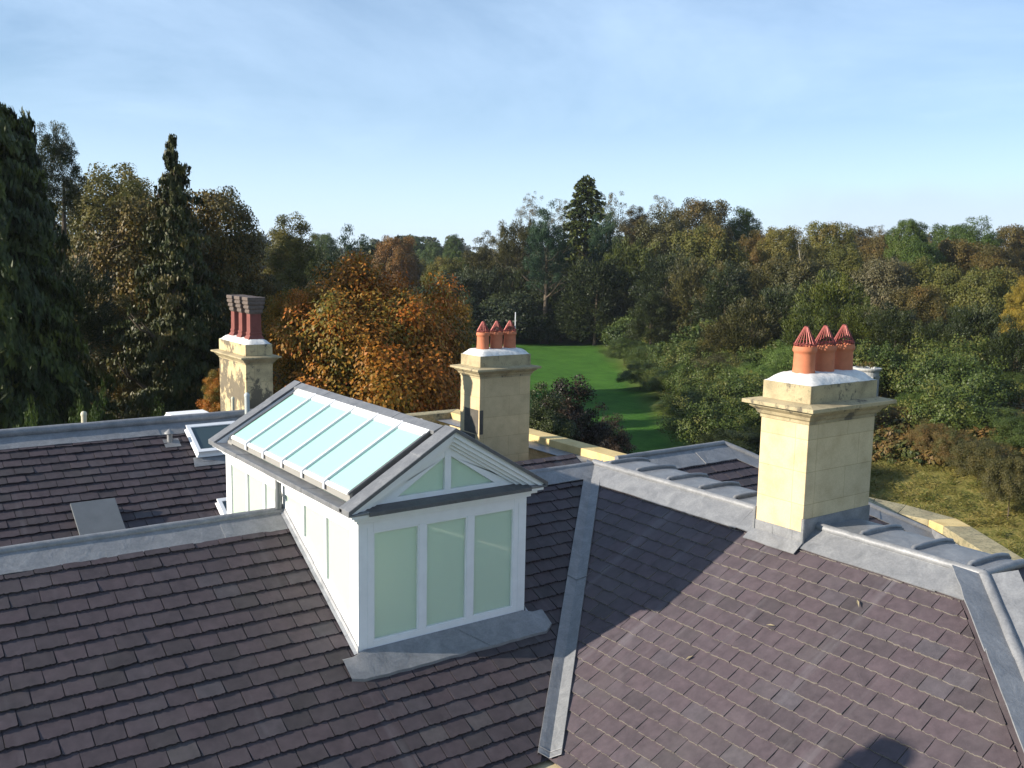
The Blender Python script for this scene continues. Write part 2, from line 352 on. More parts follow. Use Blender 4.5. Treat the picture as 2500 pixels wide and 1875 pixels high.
for a in ([(-3.4, RY), (X0, RY), (X0, EAVE_Y), (-3.4, EAVE_Y)], [(X0, Y0), (X0 + LW, Y0), (X0 + LW, EAVE_Y + .85), (EAVE_Y - 1.37, EAVE_Y), (X0, EAVE_Y)],
          [(X0 + LW, RY), (RX, RY), (X0 + LW, X0 + LW + 1.37)]):
    sheet(mb, [Lp(x, y) for x, y in a][::-1])
P(mb.build('roof_slope', SLATE, label='slate roof slope facing the camera below the white lantern'))
# --- right slope (faces left, sunlit)
mb = MB(); UR, DR, NR = (0, 1, 0), (-1 / KL, 0, -S / KL), (-S / KL, 0, 1 / KL)
dx_of = lambda x: (RX - x) * KL
Rclips = [(0, -1, -dx_of(RX - .33)), (0, 1, dx_of(EAVE_X)), (1.0, 1 / KL, RX + 1.37 - .125), (-1.0, -1 / KL, -(RX - 4.43 + .36))]
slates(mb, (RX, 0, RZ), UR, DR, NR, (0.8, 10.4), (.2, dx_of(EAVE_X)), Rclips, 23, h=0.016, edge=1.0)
def Rp(x, y, o=0.0): return (x - o * S / KL, y, zR(x) + o / KL)
sheet(mb, [Rp(RX, RY), Rp(RX, RX - 4.43), Rp(EAVE_X, EAVE_X - 4.43), Rp(EAVE_X, EAVE_X + 1.37)])
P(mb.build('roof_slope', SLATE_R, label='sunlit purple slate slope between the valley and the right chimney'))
# --- hip end beyond the right hip (faces the camera side)
mb = MB(); HY = 4.5
zH = lambda y: RZ - S * (HY - y)
slates(mb, (0, HY, RZ), UL, DL, NL, (4, 14), (.1, 4.2), [(0, -1, -.3), (0, 1, 3.9), (-1.0, -1 / KL, -(RX + .22)), (1, 0, 13.4)], 31)
sheet(mb, [(RX, HY, RZ), (5.2, HY - 3.73, RZ - S * 3.73), (13.4, HY - 3.73, RZ - S * 3.73), (13.4, HY, RZ)])
P(mb.build('roof_slope', SLATE, label='shaded slate slope beyond the right hip'))
# --- slope right of the lead flat, and the far little hip roof
mb = MB(); FX = 9.86
slates(mb, (0, RY, RZ), UL, DL, NL, (9, 15), (.2, 3.2), [(0, -1, -.33), (0, 1, 3.0), (-1.0, -1 / KL, -(FX - .1)), (1.0, -1 / KL, 11.70 - .3)], 41)
sheet(mb, [(FX, RY, RZ), (FX, RY - .1, RZ - .054), (FX + 2.6, RY - 2.7, RZ - S * 2.7), (11.7 + 2.7, RY - 2.7, RZ - S * 2.7), (11.7, RY, RZ)])
P(mb.build('roof_slope', SLATE, label='small slate slope behind the lead covered flat'))
mb = MB()
zE = lambda x: RZ - .06 - S * (x - FX)
slates(mb, (FX, 0, RZ - .06), (0, -1, 0), (1 / KL, 0, -S / KL), (S / KL, 0, 1 / KL), (-10.3, -4.5), (.0, 2.6), [(0, -1, -.05), (0, 1, 2.55)], 43)
sheet(mb, [(FX, 4.5, zE(FX)), (FX + 2.3, 4.5 - 2.3, zE(FX + 2.3)), (FX + 2.3, RY - 2.3, zE(FX + 2.3)), (FX, RY - .1, zE(FX))])
sheet(mb, [(11.7, RY, RZ), (14.2, RY - 2.5, RZ - S * 2.5), (14.2, RY + 2.5, RZ - S * 2.5)])       # hip end of the far roof
sheet(mb, [(-3.4, RY, RZ), (11.7, RY, RZ), (11.7, VY, zB(VY)), (-3.4, VY, zB(VY))])               # north side of the near ridge
sheet(mb, [(11.7, RY, RZ), (14.2, RY + 2.5, RZ - S * 2.5), (12.2, VY, zB(VY)), (11.7, VY, zB(VY))])
P(mb.build('roof_slope', SLATE, label='slate slopes falling away behind the ridges'))
# --- back slope
mb = MB()
Bp = lambda x, y, o=0.0: (x, y - o * S / KL, zB(y) + o / KL)
slates(mb, (0, BY, RZ), UL, DL, NL, (-3.6, 14), (.1, (BY - VY) * KL), [(0, -1, -.30), (0, 1, (BY - VY) * KL), (1.0, -1 / KL, BX - .2)], 57, h=0.028, ragged=6)
sheet(mb, [Bp(-3.6, BY), Bp(-3.6, VY), Bp(BX + BY - VY, VY), Bp(BX, BY)])
sheet(mb, [(BX, BY, RZ), (BX + BY - VY, VY, zB(VY)), (BX + BY - VY, BY + 3.17, zB(VY))])
sheet(mb, [(-3.6, BY, RZ), (BX, BY, RZ), (BX + 3.17, BY + 3.17, zB(VY)), (-3.6, BY + 3.17, zB(VY))])
P(mb.build('roof_slope', SLATE, label='rear slate slope with skylights, between two ridges'))

mb = MB()
slates(mb, (0, BY, RZ), UL, DL, NL, (9.4, 13), ((BY - 15.6) * KL, (BY - VY) * KL), [(0, 1, (BY - 13.62) * KL), (0, -1, -(BY - 14.75) * KL), (1, 0, 12.2), (-1, 0, -9.7)], 71, h=0.028, ragged=6)
q = [Bp(9.7, 14.78), Bp(12.25, 14.78), Bp(12.25, 13.6), Bp(9.7, 13.6)]; mb.prism([(a[0], a[1], -5.0) for a in q], (0, 0, .35)); sheet(mb, q[::-1])
for a, b in zip(q, q[1:] + q[:1]): sheet(mb, [a, b, (b[0], b[1], -4.7), (a[0], a[1], -4.7)])
P(mb.build('roof_slope', SLATE, label='small slate pitch beside the middle chimney'))
# ---------------- lead work
rl = random.Random(5)
def wing(mb, A, B, down, N, width, seg=1.35, off=.03, thick=.012):
    """lead flashing in lapped lengths from A to B, 'down' the slope"""
    A, B, down, N = Vector(A), Vector(B), Vector(down).normalized(), Vector(N).normalized()
    L = (B - A).length; dr = (B - A) / L; t = 0; k = 0
    while t < L - .05:
        e = min(L, t + seg * rl.uniform(.9, 1.1)); o = off + (k % 2) * .004; w = width + rl.uniform(-.012, .012); n = max(2, int((e - t) / .16))
        top = []; bot = []
        for i in range(n + 1):
            q = A + dr * (t + (e + .03 - t) * i / n if i == n and e < L else t + (e - t) * i / n); wv = rl.uniform(-.004, .004)
            top.append(q + N * (o + .012)); bot.append(q + down * (w + wv) + N * (o + rl.uniform(-.004, .006)))
        vs = top + bot + [p - N * thick for p in bot]
        m = n + 1; flip = (top[1] - top[0]).cross(bot[0] - top[0]).dot(N) < 0
        fs = [(i, i + 1, m + i + 1, m + i) for i in range(n)] + [(m + i, m + i + 1, 2 * m + i + 1, 2 * m + i) for i in range(n)]
        vs += [top[0] - N * thick, top[-1] - N * thick]
        fs += [(0, m, 2 * m, 3 * m), (n, 3 * m + 1, 2 * m + n, m + n)]
        if flip: fs = [f[::-1] for f in fs]
        mb.mesh(vs, fs, rl.random()); t = e; k += 1
def wob(a, b, n, amp):
    a, b = Vector(a), Vector(b)
    return [a.lerp(b, i / n) + Vector((rl.uniform(-amp, amp), rl.uniform(-amp, amp), rl.uniform(-amp, amp))) for i in range(n + 1)]
dnL, dnR = Vector(DL), Vector(DR)
# near ridge left of the lantern, and its continuation right
mb = MB()
NLn = Vector(NL)
wing(mb, (-3.4, RY, RZ - .02), (X0 - .0, RY, RZ - .02), DL, NL, .30)
mb.tube(wob((-3.4, RY, RZ + .015), (X0 - .01, RY, RZ + .015), 30, .003), .05, 12)
P(mb.build('lead_ridge', LEAD, smooth=True, label='lead ridge running from the left edge to the lantern'))
mb = MB()
wing(mb, (X0 + LW, RY, RZ), (RX + .02, RY, RZ), DL, NL, .28)
mb.tube(wob((X0 + LW + .01, RY, RZ + .015), (RX + .0, RY, RZ + .015), 14, .003), .05, 12)
P(mb.build('lead_ridge', LEAD, smooth=True, label='short lead ridge between the lantern and the valley top'))
mb = MB()
wing(mb, (FX - .2, RY, RZ), (11.72, RY, RZ), DL, NL, .36); mb.tube(wob((FX - .5, RY, RZ + .05), (11.70, RY, RZ + .05), 12, .003), .045, 12)
hp = Vector((11.7, RY, RZ)); he = Vector((14.2, RY - 2.5, RZ - S * 2.5)); hd = (he - hp).normalized()
wing(mb, hp, he, Vector((-1, -1, -S * 1)) .cross(Vector(NL)).normalized() * 0 + Vector(NL).cross(hd).normalized() * -1, NL, .27)
mb.tube(wob(hp + Vector((0, 0, .05)), he + Vector((0, 0, .05)), 12, .003), .045, 12)
P(mb.build('lead_ridge', LEAD, smooth=True, label='lead ridge and hip of the small far roof'))
mb = MB()
wing(mb, (-3.6, BY, RZ), (BX, BY, RZ), DL, NL, .33); mb.tube(wob((-3.6, BY, RZ + .07), (BX, BY, RZ + .07), 50, .003), .075, 12)
hp = Vector((BX, BY, RZ)); he = Vector((BX + 3.17, VY, zB(VY))); hd = (he - hp).normalized()
wing(mb, hp, he, -Vector(NL).cross(hd).normalized(), NL, .3); mb.tube(wob(hp + Vector((0, 0, .05)), he + Vector((0, 0, .05)), 12, .003), .05, 12)
P(mb.build('lead_ridge', LEAD, smooth=True, label='lead ridge along the top of the rear slope'))
# right ridge: nosing roll, apron on the left slope, flat with drips on the right
mb = MB()
CY0, CY1, CX0, CX1 = 6.42, 7.08, 8.663, 9.897      # right chimney plan
wing(mb, (RX, RY, RZ), (RX, CY1, RZ), DR, NR, .36, 1.5); wing(mb, (RX, CY0, RZ), (RX, HY, RZ), DR, NR, .36, 1.5)
wing(mb, Rp(CX0 + .0, CY1 + .03, .0), Rp(CX0, CY0 - .03, .0), DR, NR, .17, 2, .045)
for a, b in ((RY, CY1), (CY0, HY)):
    mb.tube(wob((RX, a, RZ + .045), (RX, b, RZ + .045), 20, .003), .05, 12)
    mb.box((RX - .055, a, RZ - .0), (RX - .035, b, RZ + .022))
hd = Vector((-1, -1, -S)).normalized(); hs = Vector((RX, HY, RZ)); he = hs + hd * 5.5
wing(mb, hs, he, Vector(NR).cross(hd).normalized(), NR, .33, 1.1); wing(mb, hs, he, -Vector(NL).cross(hd).normalized(), NL, .33, 1.1)
mb.tube(wob(hs + Vector((0, 0, .045)), he + Vector((0, 0, .045)), 24, .003), .055, 12)
P(mb.build('lead_ridge', LEAD, smooth=True, label='sunlit lead ridge roll and hip beside the right chimney'))
mb = MB()
def flat_z(x): f = (x - RX) / (FX - RX); return RZ + .035 - .06 * f ** 6
ys = [HY + .0, 4.72, 5.33, 5.95, 6.55, 7.16, 7.77, 8.36, 8.94, 9.55, 10.12, RY]
for k in range(len(ys) - 1):
    a, b = ys[k], ys[k + 1]
    for i in range(8):
        xa, xb = RX + (FX + .03 - RX) * i / 8, RX + (FX + .03 - RX) * (i + 1) / 8
        o = .002 * (k % 2)
        mb.face([(xa, a, flat_z(xa) + o), (xb, a, flat_z(xb) + o), (xb, b, flat_z(xb) + o), (xa, b, flat_z(xa) + o)], .5)
mb.face([(FX + .03, HY, flat_z(FX + .03)), (FX + .06, HY, RZ - .3), (FX + .06, RY, RZ - .3), (FX + .03, RY, flat_z(FX + .03))])
for y in ys[1:-1]:
    if CY0 - .1 < y < CY1 + .1: continue
    pts = [(RX + .10, y, flat_z(RX + .1) - .02)] + [(RX + .16 + (FX - .04 - RX - .16) * i / 7, y + rl.uniform(-.004, .004), flat_z(RX + .16 + (FX - .04 - RX - .16) * i / 7) + .030) for i in range(8)] + [(FX + .03, y, flat_z(FX) - .06)]
    mb.tube(pts, [.020] + [.025] * 8 + [.022], 12)
    mb.prism([(RX + .18, y - .025, flat_z(RX + .18) - .01), (FX, y - .025, flat_z(FX) - .01), (FX, y - .025, flat_z(FX) + .030), (9.4, y - .025, flat_z(9.4) + .032), (RX + .18, y - .025, flat_z(RX + .18) + .030)], (0, .050, 0))
mb.tube([(RX + .02 + (FX - RX) * i / 8, HY, flat_z(RX + (FX - RX) * i / 8) + .0) for i in range(9)], .045, 12)
P(mb.build('lead_flat', LEAD, smooth=True, label='lead covered flat with rounded drip rolls'))
# valley
mb = MB(); vt = Vector((RX, RY, RZ)); vd = Vector((-1, -1, -S)).normalized(); VL = (RY - EAVE_Y) * math.sqrt(2 + S * S)
aL = Vector((-1, 1, 0)); aR = Vector((1, -1, 0))
t = 0; k = 0
while t < VL:
    e = min(VL, t + 1.25 + .1 * (k % 2)); o = .006 + .005 * (k % 2)
    rows = []
    for q in (t, e + .02):
        c = vt + vd * q
        def pt(x, y): # max of both planes, plus offset
            return Vector((x, y, max(zL(y), zR(x))))
        row = []
        for off, up in ((-.118, .010), (-.112, .034), (-.07, .032), (-.02, .026), (0, .024), (.03, .026), (.07, .030), (.118, .034), (.124, .010)):
            p = pt(c.x + off / 1.414, c.y - off / 1.414); row.append(Vector((p.x, p.y, p.z + up + o)))
        rows.append(row)
    n = len(rows[0]); mb.mesh(rows[0] + rows[1], [(i, n + i, n + i + 1, i + 1) for i in range(n - 1)])
    mb.tube([rows[1][i] + Vector((0, 0, .002)) for i in range(1, n - 1)], .005, 5)
    t = e; k += 1
P(mb.build('valley_gutter', LEAD, smooth=False, label='lead lined valley between the two front slopes'))
# bottom gutter and kerb
mb = MB(); gz = RZ - S * (RY - EAVE_Y)
mb.box((-3.4, EAVE_Y - .32, gz - .12), (EAVE_X - .28, EAVE_Y + .05, gz - .05)); mb.box((EAVE_X - .30, EAVE_X - 4.4, gz - .12), (EAVE_X + .05, EAVE_Y + .02, gz - .055))
mb.tube([(4.9, EAVE_Y - .16, gz - .03), (5.16, EAVE_Y - .36, gz - .03)], .03, 10)
P(mb.build('lead_gutter', LEAD, smooth=False, bevel=.008))
mb = MB(); mb.box((-3.4, EAVE_Y - .75, gz - .3), (EAVE_X - .33, EAVE_Y - .34, gz - .03)); mb.box((EAVE_X - .62, EAVE_X - 4.4, gz - .3), (EAVE_X - .31, EAVE_Y - .30, gz - .02))
P(mb.build('parapet', STONE_CAP, bevel=.01, label='pale stone kerb at the foot of the valley'))

# ---------------- roof lantern (part of the house, its pieces sub-parts)
lx = lambda x: X0 + x
ly = lambda y: Y0 + y
lz = lambda z: Z0 + z
def lp(x, y, z): return (X0 + x, Y0 + y, Z0 + z)
HA, OV, EO = 0.7187, 0.1775, 0.178
KR = HA / (LW / 2 + OV)
rz_side = lambda y: (-LH + S * y) if y < RY - Y0 else (-LH + S * (RY - Y0) - S * (y - (RY - Y0)))
RL = RY - Y0
lan = MB()
T = .07
def xprism(mb, poly_yz, xa, xb): mb.prism([lp(xa, y, z) for y, z in poly_yz], (xb - xa, 0, 0))
def yprism(mb, poly_xz, ya, yb): mb.prism([lp(x, ya, z) for x, z in poly_xz], (0, yb - ya, 0))
side_edges = [.185 + i * (3.73 - .185) / 6 for i in range(7)]
MW = .025
for sx in (0, 1):
    xa, xb = (0, T) if sx == 0 else (LW - T, LW)
    # top rail
    xprism(lan, [(T, -.12), (LL - T, -.12), (LL - T, 0), (T, 0)], xa, xb)
    # stiles
    for a, b in ((T, .185), (3.73, LL - T)):
        xprism(lan, [(a, rz_side(a) - .05), (b, rz_side(b) - .05), (b, -.12), (a, -.12)], xa, xb)
    # sill following the roof up and down
    zz = lambda y, o: rz_side(y) + o
    xprism(lan, [(.185, zz(.185, -.05)), (RL, zz(RL, -.05)), (RL, zz(RL, .19)), (.185, zz(.185, .19))], xa, xb)
    xprism(lan, [(RL, zz(RL, -.05)), (3.73, zz(3.73, -.05)), (3.73, zz(3.73, .19)), (RL, zz(RL, .19))], xa, xb)
    for y in side_edges[1:-1]:
        o = .006
        xprism(lan, [(y - MW, zz(y - MW, .19)), (y + MW, zz(y + MW, .19)), (y + MW, -.12), (y - MW, -.12)], xa - o if sx == 0 else xa, xb if sx == 0 else xb + o)
for sy in (0, 1):
    ya, yb = (0, T) if sy == 0 else (LL - T, LL)
    if True:
        yprism(lan, [(0, -LH - .05), (.17, -LH - .05), (.17, 0), (0, 0)], ya, yb)
        yprism(lan, [(LW - .17, -LH - .05), (LW, -LH - .05), (LW, 0), (LW - .17, 0)], ya, yb)
        yprism(lan, [(.17, -.115), (LW - .17, -.115), (LW - .17, 0), (.17, 0)], ya, yb)
        yprism(lan, [(.17, -LH - .05), (LW - .17, -LH - .05), (LW - .17, -1.28), (.17, -1.28)], ya, yb)
        for a, b in ((.708, .79), (1.305, 1.388)): yprism(lan, [(a, -1.28), (b, -1.28), (b, -.115), (a, -.115)], ya, yb)
# raised beads round the front panes
for a, b in ((.17, .708), (.79, 1.305), (1.388, LW - .17)):
    for q in ((a - .0, b, -1.28, -1.262), (a, b, -.133, -.115), (a, a + .016, -1.262, -.133), (b - .016, b, -1.262, -.133)):
        yprism(lan, [(q[0], q[2]), (q[1], q[2]), (q[1], q[3]), (q[0], q[3])], .004, .035)
yprism(lan, [(.10, -1.345), (LW - .10, -1.345), (LW - .10, -1.335), (.10, -1.335)], -.006, .0)
for a in (.10, LW - .11): yprism(lan, [(a, -1.335), (a + .01, -1.335), (a + .01, -.06), (a, -.06)], -.006, .0)
# cornice: three steps all round
for z0, z1, pr in ((0, .045, .035), (.045, .085, .085), (.085, .118, .135)):
    lan.box(lp(-pr, -pr, z0), lp(LW + pr, LL + pr, z1)) if False else None
    for a, b in ((lp(-pr, -pr, z0), lp(LW + pr, .05, z1)), (lp(-pr, LL - .05, z0), lp(LW + pr, LL + pr, z1)), (lp(-pr, .05, z0), lp(.05, LL - .05, z1)), (lp(LW - .05, .05, z0), lp(LW + pr, LL - .05, z1))): lan.box(a, b)
# pediments
for sy in (0, 1):
    def yp(mb, poly, d0, d1):
        a, b = (d0, d1) if sy == 0 else (LL - d0, LL - d1)
        yprism(mb, poly, a, b)
    rake = lambda x, o: EO + KR * (x + OV) - o if x <= LW / 2 else EO + KR * (LW + OV - x) - o
    # raking cornice in stepped bands; (top offset, bottom offset, front)
    for o0, o1, fr in ((.035, .10, -.125), (.10, .15, -.095), (.15, .19, -.06), (.19, .225, -.03)):
        for m in (0, 1):
            def xx(x): return x if m == 0 else LW - x
            xs = -OV + .0 + (o1 + .01 - .05) / KR * .55
            xs = max(-.12, ((.12 + o1) - EO) / KR - OV)
            lo = ((.12 + o0) - EO) / KR - OV
            poly = [(xx(max(lo, -.15)), max(.12, rake(max(lo, -.15), o0))), (xx(LW / 2), rake(LW / 2, o0)), (xx(LW / 2), rake(LW / 2, o1)), (xx(xs), rake(xs, o1))]
            yp(lan, poly, fr, .07)
    # tympanum frame
    hyp = lambda x: .213 + (x - .45) * .634 if x <= LW / 2 else .213 + (LW - .45 - x) * .634
    yp(lan, [(.08, .118), (LW - .08, .118), (LW - .08, .213), (.08, .213)], .0, .07)
    for m in (0, 1):
        def xx(x): return x if m == 0 else LW - x
        yp(lan, [(xx(.20), .213), (xx(.45), .213), (xx(1.01), hyp(1.01)), (xx(1.01), rake(1.01, .20)), (xx(.20), rake(.20, .20))], .0, .07)
    yp(lan, [(1.01, .213), (LW - 1.01, .213), (LW - 1.01, rake(1.05, .2)), (1.01, rake(1.05, .2))], -.004, .07)
LAN = P(lan.build('roof_lantern', PAINT, bevel=.004, label='white timber framed lantern with frosted panes straddling the ridge'))
LAN.name = 'roof_lantern'
# panes
def pane(poly, vec, mat, name='glass_pane'):
    m = MB(); m.prism(poly, vec); return sub(m.build(name, mat), LAN)
for sx in (0, 1):
    x = .020 if sx == 0 else LW - .028
    for i in range(6):
        a, b = side_edges[i] + (MW if i else 0), side_edges[i + 1] - (MW if i < 5 else 0)
        ys_ = [a, b] if not (a < RL < b) else [a, RL, b]
        poly = [lp(x, y, rz_side(y) + .19) for y in ys_] + [lp(x, b, -.12), lp(x, a, -.12)]
        if rz_side(a) + .19 > -.13 and rz_side(b) + .19 > -.13: continue
        pane(poly, (.008, 0, 0), GLASS_WALL)
for sy in (0, 1):
    y = .035 if sy == 0 else LL - .043
    for a, b in ((.17, .708), (.79, 1.305), (1.388, LW - .17)):
        pane([lp(a, y, -1.28), lp(b, y, -1.28), lp(b, y, -.115), lp(a, y, -.115)], (0, .008, 0), GLASS_WALL)
    for m in (0, 1):
        xx = (lambda q: q) if m == 0 else (lambda q: LW - q)
        pane([lp(xx(.45), y, .213), lp(xx(1.01), y, .213), lp(xx(1.01), y, .213 + .56 * .634)], (0, .008, 0), GLASS_WALL)
# lead on the lantern
ld = MB()
for m in (0, 1):
    xx = (lambda q: q) if m == 0 else (lambda q: LW - q)
    # eaves ledge in lapped lengths
    for i, (a, b) in enumerate(((-.0, 1.0), (1.0, 2.02), (2.02, 3.0), (3.0, LL + .0))):
        o = .004 * (i % 2)
        yprism(ld, [(xx(-OV - o), .118), (xx(.03), .118), (xx(.03), .150 + o), (xx(-.02), .148 + o), (xx(-OV - o), .172 + o)], a, b)
    for sy in (0, 1):
        a, b = (-.152, .062) if sy == 0 else (LL + .152, LL - .062)
        rk = lambda x, o: EO + KR * (x + OV) - o
        yprism(ld, [(xx(-OV), EO - .045), (xx(LW / 2), rk(LW / 2, .035)), (xx(LW / 2), rk(LW / 2, 0)), (xx(-OV), EO)], a, b)
        yprism(ld, [(xx(-OV), .118), (xx(.05), .118), (xx(.05), .15), (xx(-OV), EO - .045)], a, (a * 0 + (.0 if sy == 0 else LL)))
        # lap in the coping
        yprism(ld, [(xx(.62), rk(.62, .036)), (xx(LW / 2), rk(LW / 2, .036)), (xx(LW / 2), rk(LW / 2, -.004)), (xx(.62), rk(.62, -.004))], a - (.003 if sy == 0 else -.003), b)
    # sloping lead under the glazing, and the channel beside the copings
    yprism(ld, [(xx(.0), .19), (xx(.0), .215), (xx(LW / 2), .19 + KR * LW / 2 + .005), (xx(LW / 2), .19 + KR * LW / 2 - .02)], .06, LL - .06) if False else None
ld2 = MB()
for sy in (0, 1):
    ld2 = MB()
    a, b = (-.152, -.0) if sy == 0 else (LL + .152, LL)
    ld2.prism([lp(.05, a, .085 + .033), lp(.05, b, .118), lp(.05, b, .165), lp(.05, a, .135)], (LW - .10, 0, 0))
    sub(ld2.build('lead_ledge', LEAD_DARK, bevel=.004), LAN)  # ledge shade is carried by the darker lead tone
    ld2 = MB(); ld2.box(lp(.05, a - (.008 if sy == 0 else -.008), .098), lp(LW - .05, a + (.004 if sy == 0 else -.004), .136))
    for m in (0, 1):
        xx = (lambda q: q) if m == 0 else (lambda q: LW - q)
        rk = lambda x, o: EO + KR * (x + OV) - o
        yprism(ld2, [(xx(-OV), EO - .047), (xx(LW / 2), rk(LW / 2, .040)), (xx(LW / 2), rk(LW / 2, .004)), (xx(-OV), EO - .004)], a - (.006 if sy == 0 else -.006), a + (.002 if sy == 0 else -.002))
    sub(ld2.build('lead_edge_shade', LEAD_DARK), LAN)  # thin strip over the coping and ledge fronts, toned dark to paint their shade
# ridge cap
for m in (0, 1):
    xx = (lambda q: q) if m == 0 else (lambda q: LW - q)
    rk = lambda x, o: EO + KR * (x + OV) - o
    for i in range(4):
        a = .10 + (LL - .2) * i / 4; b = .10 + (LL - .2) * (i + 1) / 4; o = .004 * (i % 2)
        yprism(ld, [(xx(.93), rk(.93, -.012 - o)), (xx(LW / 2), rk(LW / 2, .01 - o)), (xx(LW / 2), rk(LW / 2, .05)), (xx(.93), rk(.93, .03))], a, b)
sub(ld.build('lead_coping', mk_lead('coping_lead', .60), bevel=.004), LAN)
for m in (0, 1):
    ups = MB(); rail = MB(); deck = MB(); deck2 = MB()
    xx = (lambda q: q) if m == 0 else (lambda q: LW - q)
    rk = lambda x, o: EO + KR * (x + OV) - o
    # deck under (dark), upstand, glass, bars
    yprism(deck, [(xx(.02), rk(.02, .095)), (xx(LW / 2), rk(LW / 2, .095)), (xx(LW / 2), rk(LW / 2, .075)), (xx(.02), rk(.02, .075))], .062, .187)
    yprism(deck2, [(xx(.02), rk(.02, .095)), (xx(LW / 2), rk(LW / 2, .095)), (xx(LW / 2), rk(LW / 2, .075)), (xx(.02), rk(.02, .075))], 3.68, LL - .062)
    for dk, a, b in ((deck, .187, .199), (deck2, 3.668, 3.68)): yprism(dk, [(xx(.03), rk(.03, .10)), (xx(LW / 2), rk(LW / 2, .10)), (xx(LW / 2), rk(LW / 2, .03)), (xx(.03), rk(.03, .03))], a, b)
    for i in range(6):
        a = .187 + (3.68 - .187) * i / 6; b = a + (3.68 - .187) / 6 - .004
        (i == 0 and yprism(ups, [(xx(.0), .15), (xx(.03), .15), (xx(.03), rk(.03, .10)), (xx(.0), rk(.0, .10))], .062, a)); (i == 5 and yprism(ups, [(xx(.0), .15), (xx(.03), .15), (xx(.03), rk(.03, .10)), (xx(.0), rk(.0, .10))], b, LL - .062)); yprism(ups, [(xx(.0), .17), (xx(.03), .17), (xx(.03), rk(.03, .025)), (xx(.0), rk(.0, .02))], a, b)
    for i in range(6):
        a = .187 + (3.68 - .187) * i / 6; b = a + (3.68 - .187) / 6
        a2, b2 = a + .022, b - .022
        P4 = [lp(xx(.035), a2, rk(.035, .012)), lp(xx(.905), a2, rk(.905, .012)), lp(xx(.905), b2, rk(.905, .012)), lp(xx(.035), b2, rk(.035, .012))]
        pane(P4, (0, 0, -.01), GLASS_ROOF, 'roof_glass_pane')
    for i in range(7):
        y = .187 + (3.68 - .187) * i / 6; w = .022 if 0 < i < 6 else .02; hgt = .022 if 0 < i < 6 else .006; brs = MB()
        yprism(brs, [(xx(-.02), rk(-.02, .02)), (xx(.93), rk(.93, .03)), (xx(.93), rk(.93, -hgt)), (xx(-.02), rk(-.02, -hgt))], y - w, y + w)
        if 0 < i < 6: yprism(brs, [(xx(-.028), rk(-.02, .075)), (xx(-.016), rk(-.02, .075)), (xx(-.016), rk(-.02, -.018)), (xx(-.028), rk(-.02, -.018))], y - w, y + w)
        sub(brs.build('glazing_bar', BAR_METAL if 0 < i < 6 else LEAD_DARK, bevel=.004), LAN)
    yprism(rail, [(xx(.86), rk(.86, .02)), (xx(.935), rk(.935, .02)), (xx(.935), rk(.935, -.01)), (xx(.86), rk(.86, -.004))], .187, 3.68)
    yprism(rail, [(xx(-.01), rk(-.01, .03)), (xx(.018), rk(.018, .03)), (xx(.018), rk(.018, .004)), (xx(-.01), rk(-.01, .004))], .187, 3.68)
    sub(deck.build('dark_channel', LEAD_DARK), LAN); sub(deck2.build('dark_channel', LEAD_DARK), LAN); sub(ups.build('upstand', UPSTAND), LAN)
    sub(rail.build('glazing_rail', PAINT), LAN)
inn = MB(); inn.face([lp(.0, .0, -LH - .1), lp(LW, 0, -LH - .1), lp(LW, LL, -LH - .1), lp(0, LL, -LH - .1)])
for m in (0, 1):
    x = .09 if m == 0 else LW - .09
    inn.face([lp(x, .1, -LH - .1), lp(x, LL - .1, -LH - .1), lp(x, LL - .1, rz_side(LL) + .05), lp(x, RL, rz_side(RL) + .14), lp(x, .1, rz_side(0) + .05)])
sub(inn.build('plaster_lining', INNER), LAN)
# side and front flashings at the lantern foot
PALE = mk_lead('pale_lead', 1.2)
for sx in (0, 1):
    fl = MB()
    xa = -.006 if sx == 0 else LW + .006; nx = -1 if sx == 0 else 1
    for half in (0, 1):
        n = 9
        for i in range(n):
            y0 = -.01 + (RL + .01) * i / n if half == 0 else RL + (LL - RL) * i / n; y1 = -.01 + (RL + .01) * (i + 1) / n if half == 0 else RL + (LL - RL) * (i + 1) / n
            o = .002 * (i % 2); j = rl.uniform(-.006, .006)
            vs = [(xa + nx * .045, y0, rz_side(y0) + .030 + o), (xa + nx * .008, y0, rz_side(y0) + .04 + o), (xa + nx * (.002 + o), y0, rz_side(y0) + .10 + j), (xa + nx * .045, y1, rz_side(y1) + .030 + o), (xa + nx * .008, y1, rz_side(y1) + .04 + o), (xa + nx * (.002 + o), y1, rz_side(y1) + .10 + j)]
            fs = [(0, 1, 4, 3), (1, 2, 5, 4)]
            if sx == 1: fs = [f[::-1] for f in fs]
            fl.mesh([lp(*v) for v in vs], fs)
    sub(fl.build('side_flashing', PALE), LAN)
ap = MB(); n = 20
top = []; mid = []; low = []
for i in range(n + 1):
    f = i / n; x = -.20 + (LW + .42) * f; inset = .05 * (1 - min(1, f / .06)) + .07 * (1 - min(1, (1 - f) / .05))
    yl = Y0 - .30 + .05 * (1 - f) * 0 + rl.uniform(-.008, .008) + inset
    up = .0 if 0.085 < f < .92 else -.02
    top.append(Vector((X0 + x, Y0 - .012 + up, zL(Y0) + .06 if up == 0 else zL(Y0 + up) + .035)))
    mid.append(Vector((X0 + x, Y0 - .04 + up, zL(Y0 - .04) + .052 + rl.uniform(-.002, .003)))); low.append(Vector((X0 + x, yl, zL(yl) + .047 + rl.uniform(0, .004))))
m = n + 1; ap.mesh(top + mid + low + [p - Vector((0, 0, .03)) for p in low], [(r * m + i, (r + 1) * m + i, (r + 1) * m + i + 1, r * m + i + 1) for r in range(3) for i in range(n)])
ap.tube([low[13] + Vector((0, .0, .006)), mid[11] + Vector((0, 0, .004))], .006, 6)
sub(ap.build('front_apron', LEAD, smooth=True), LAN)
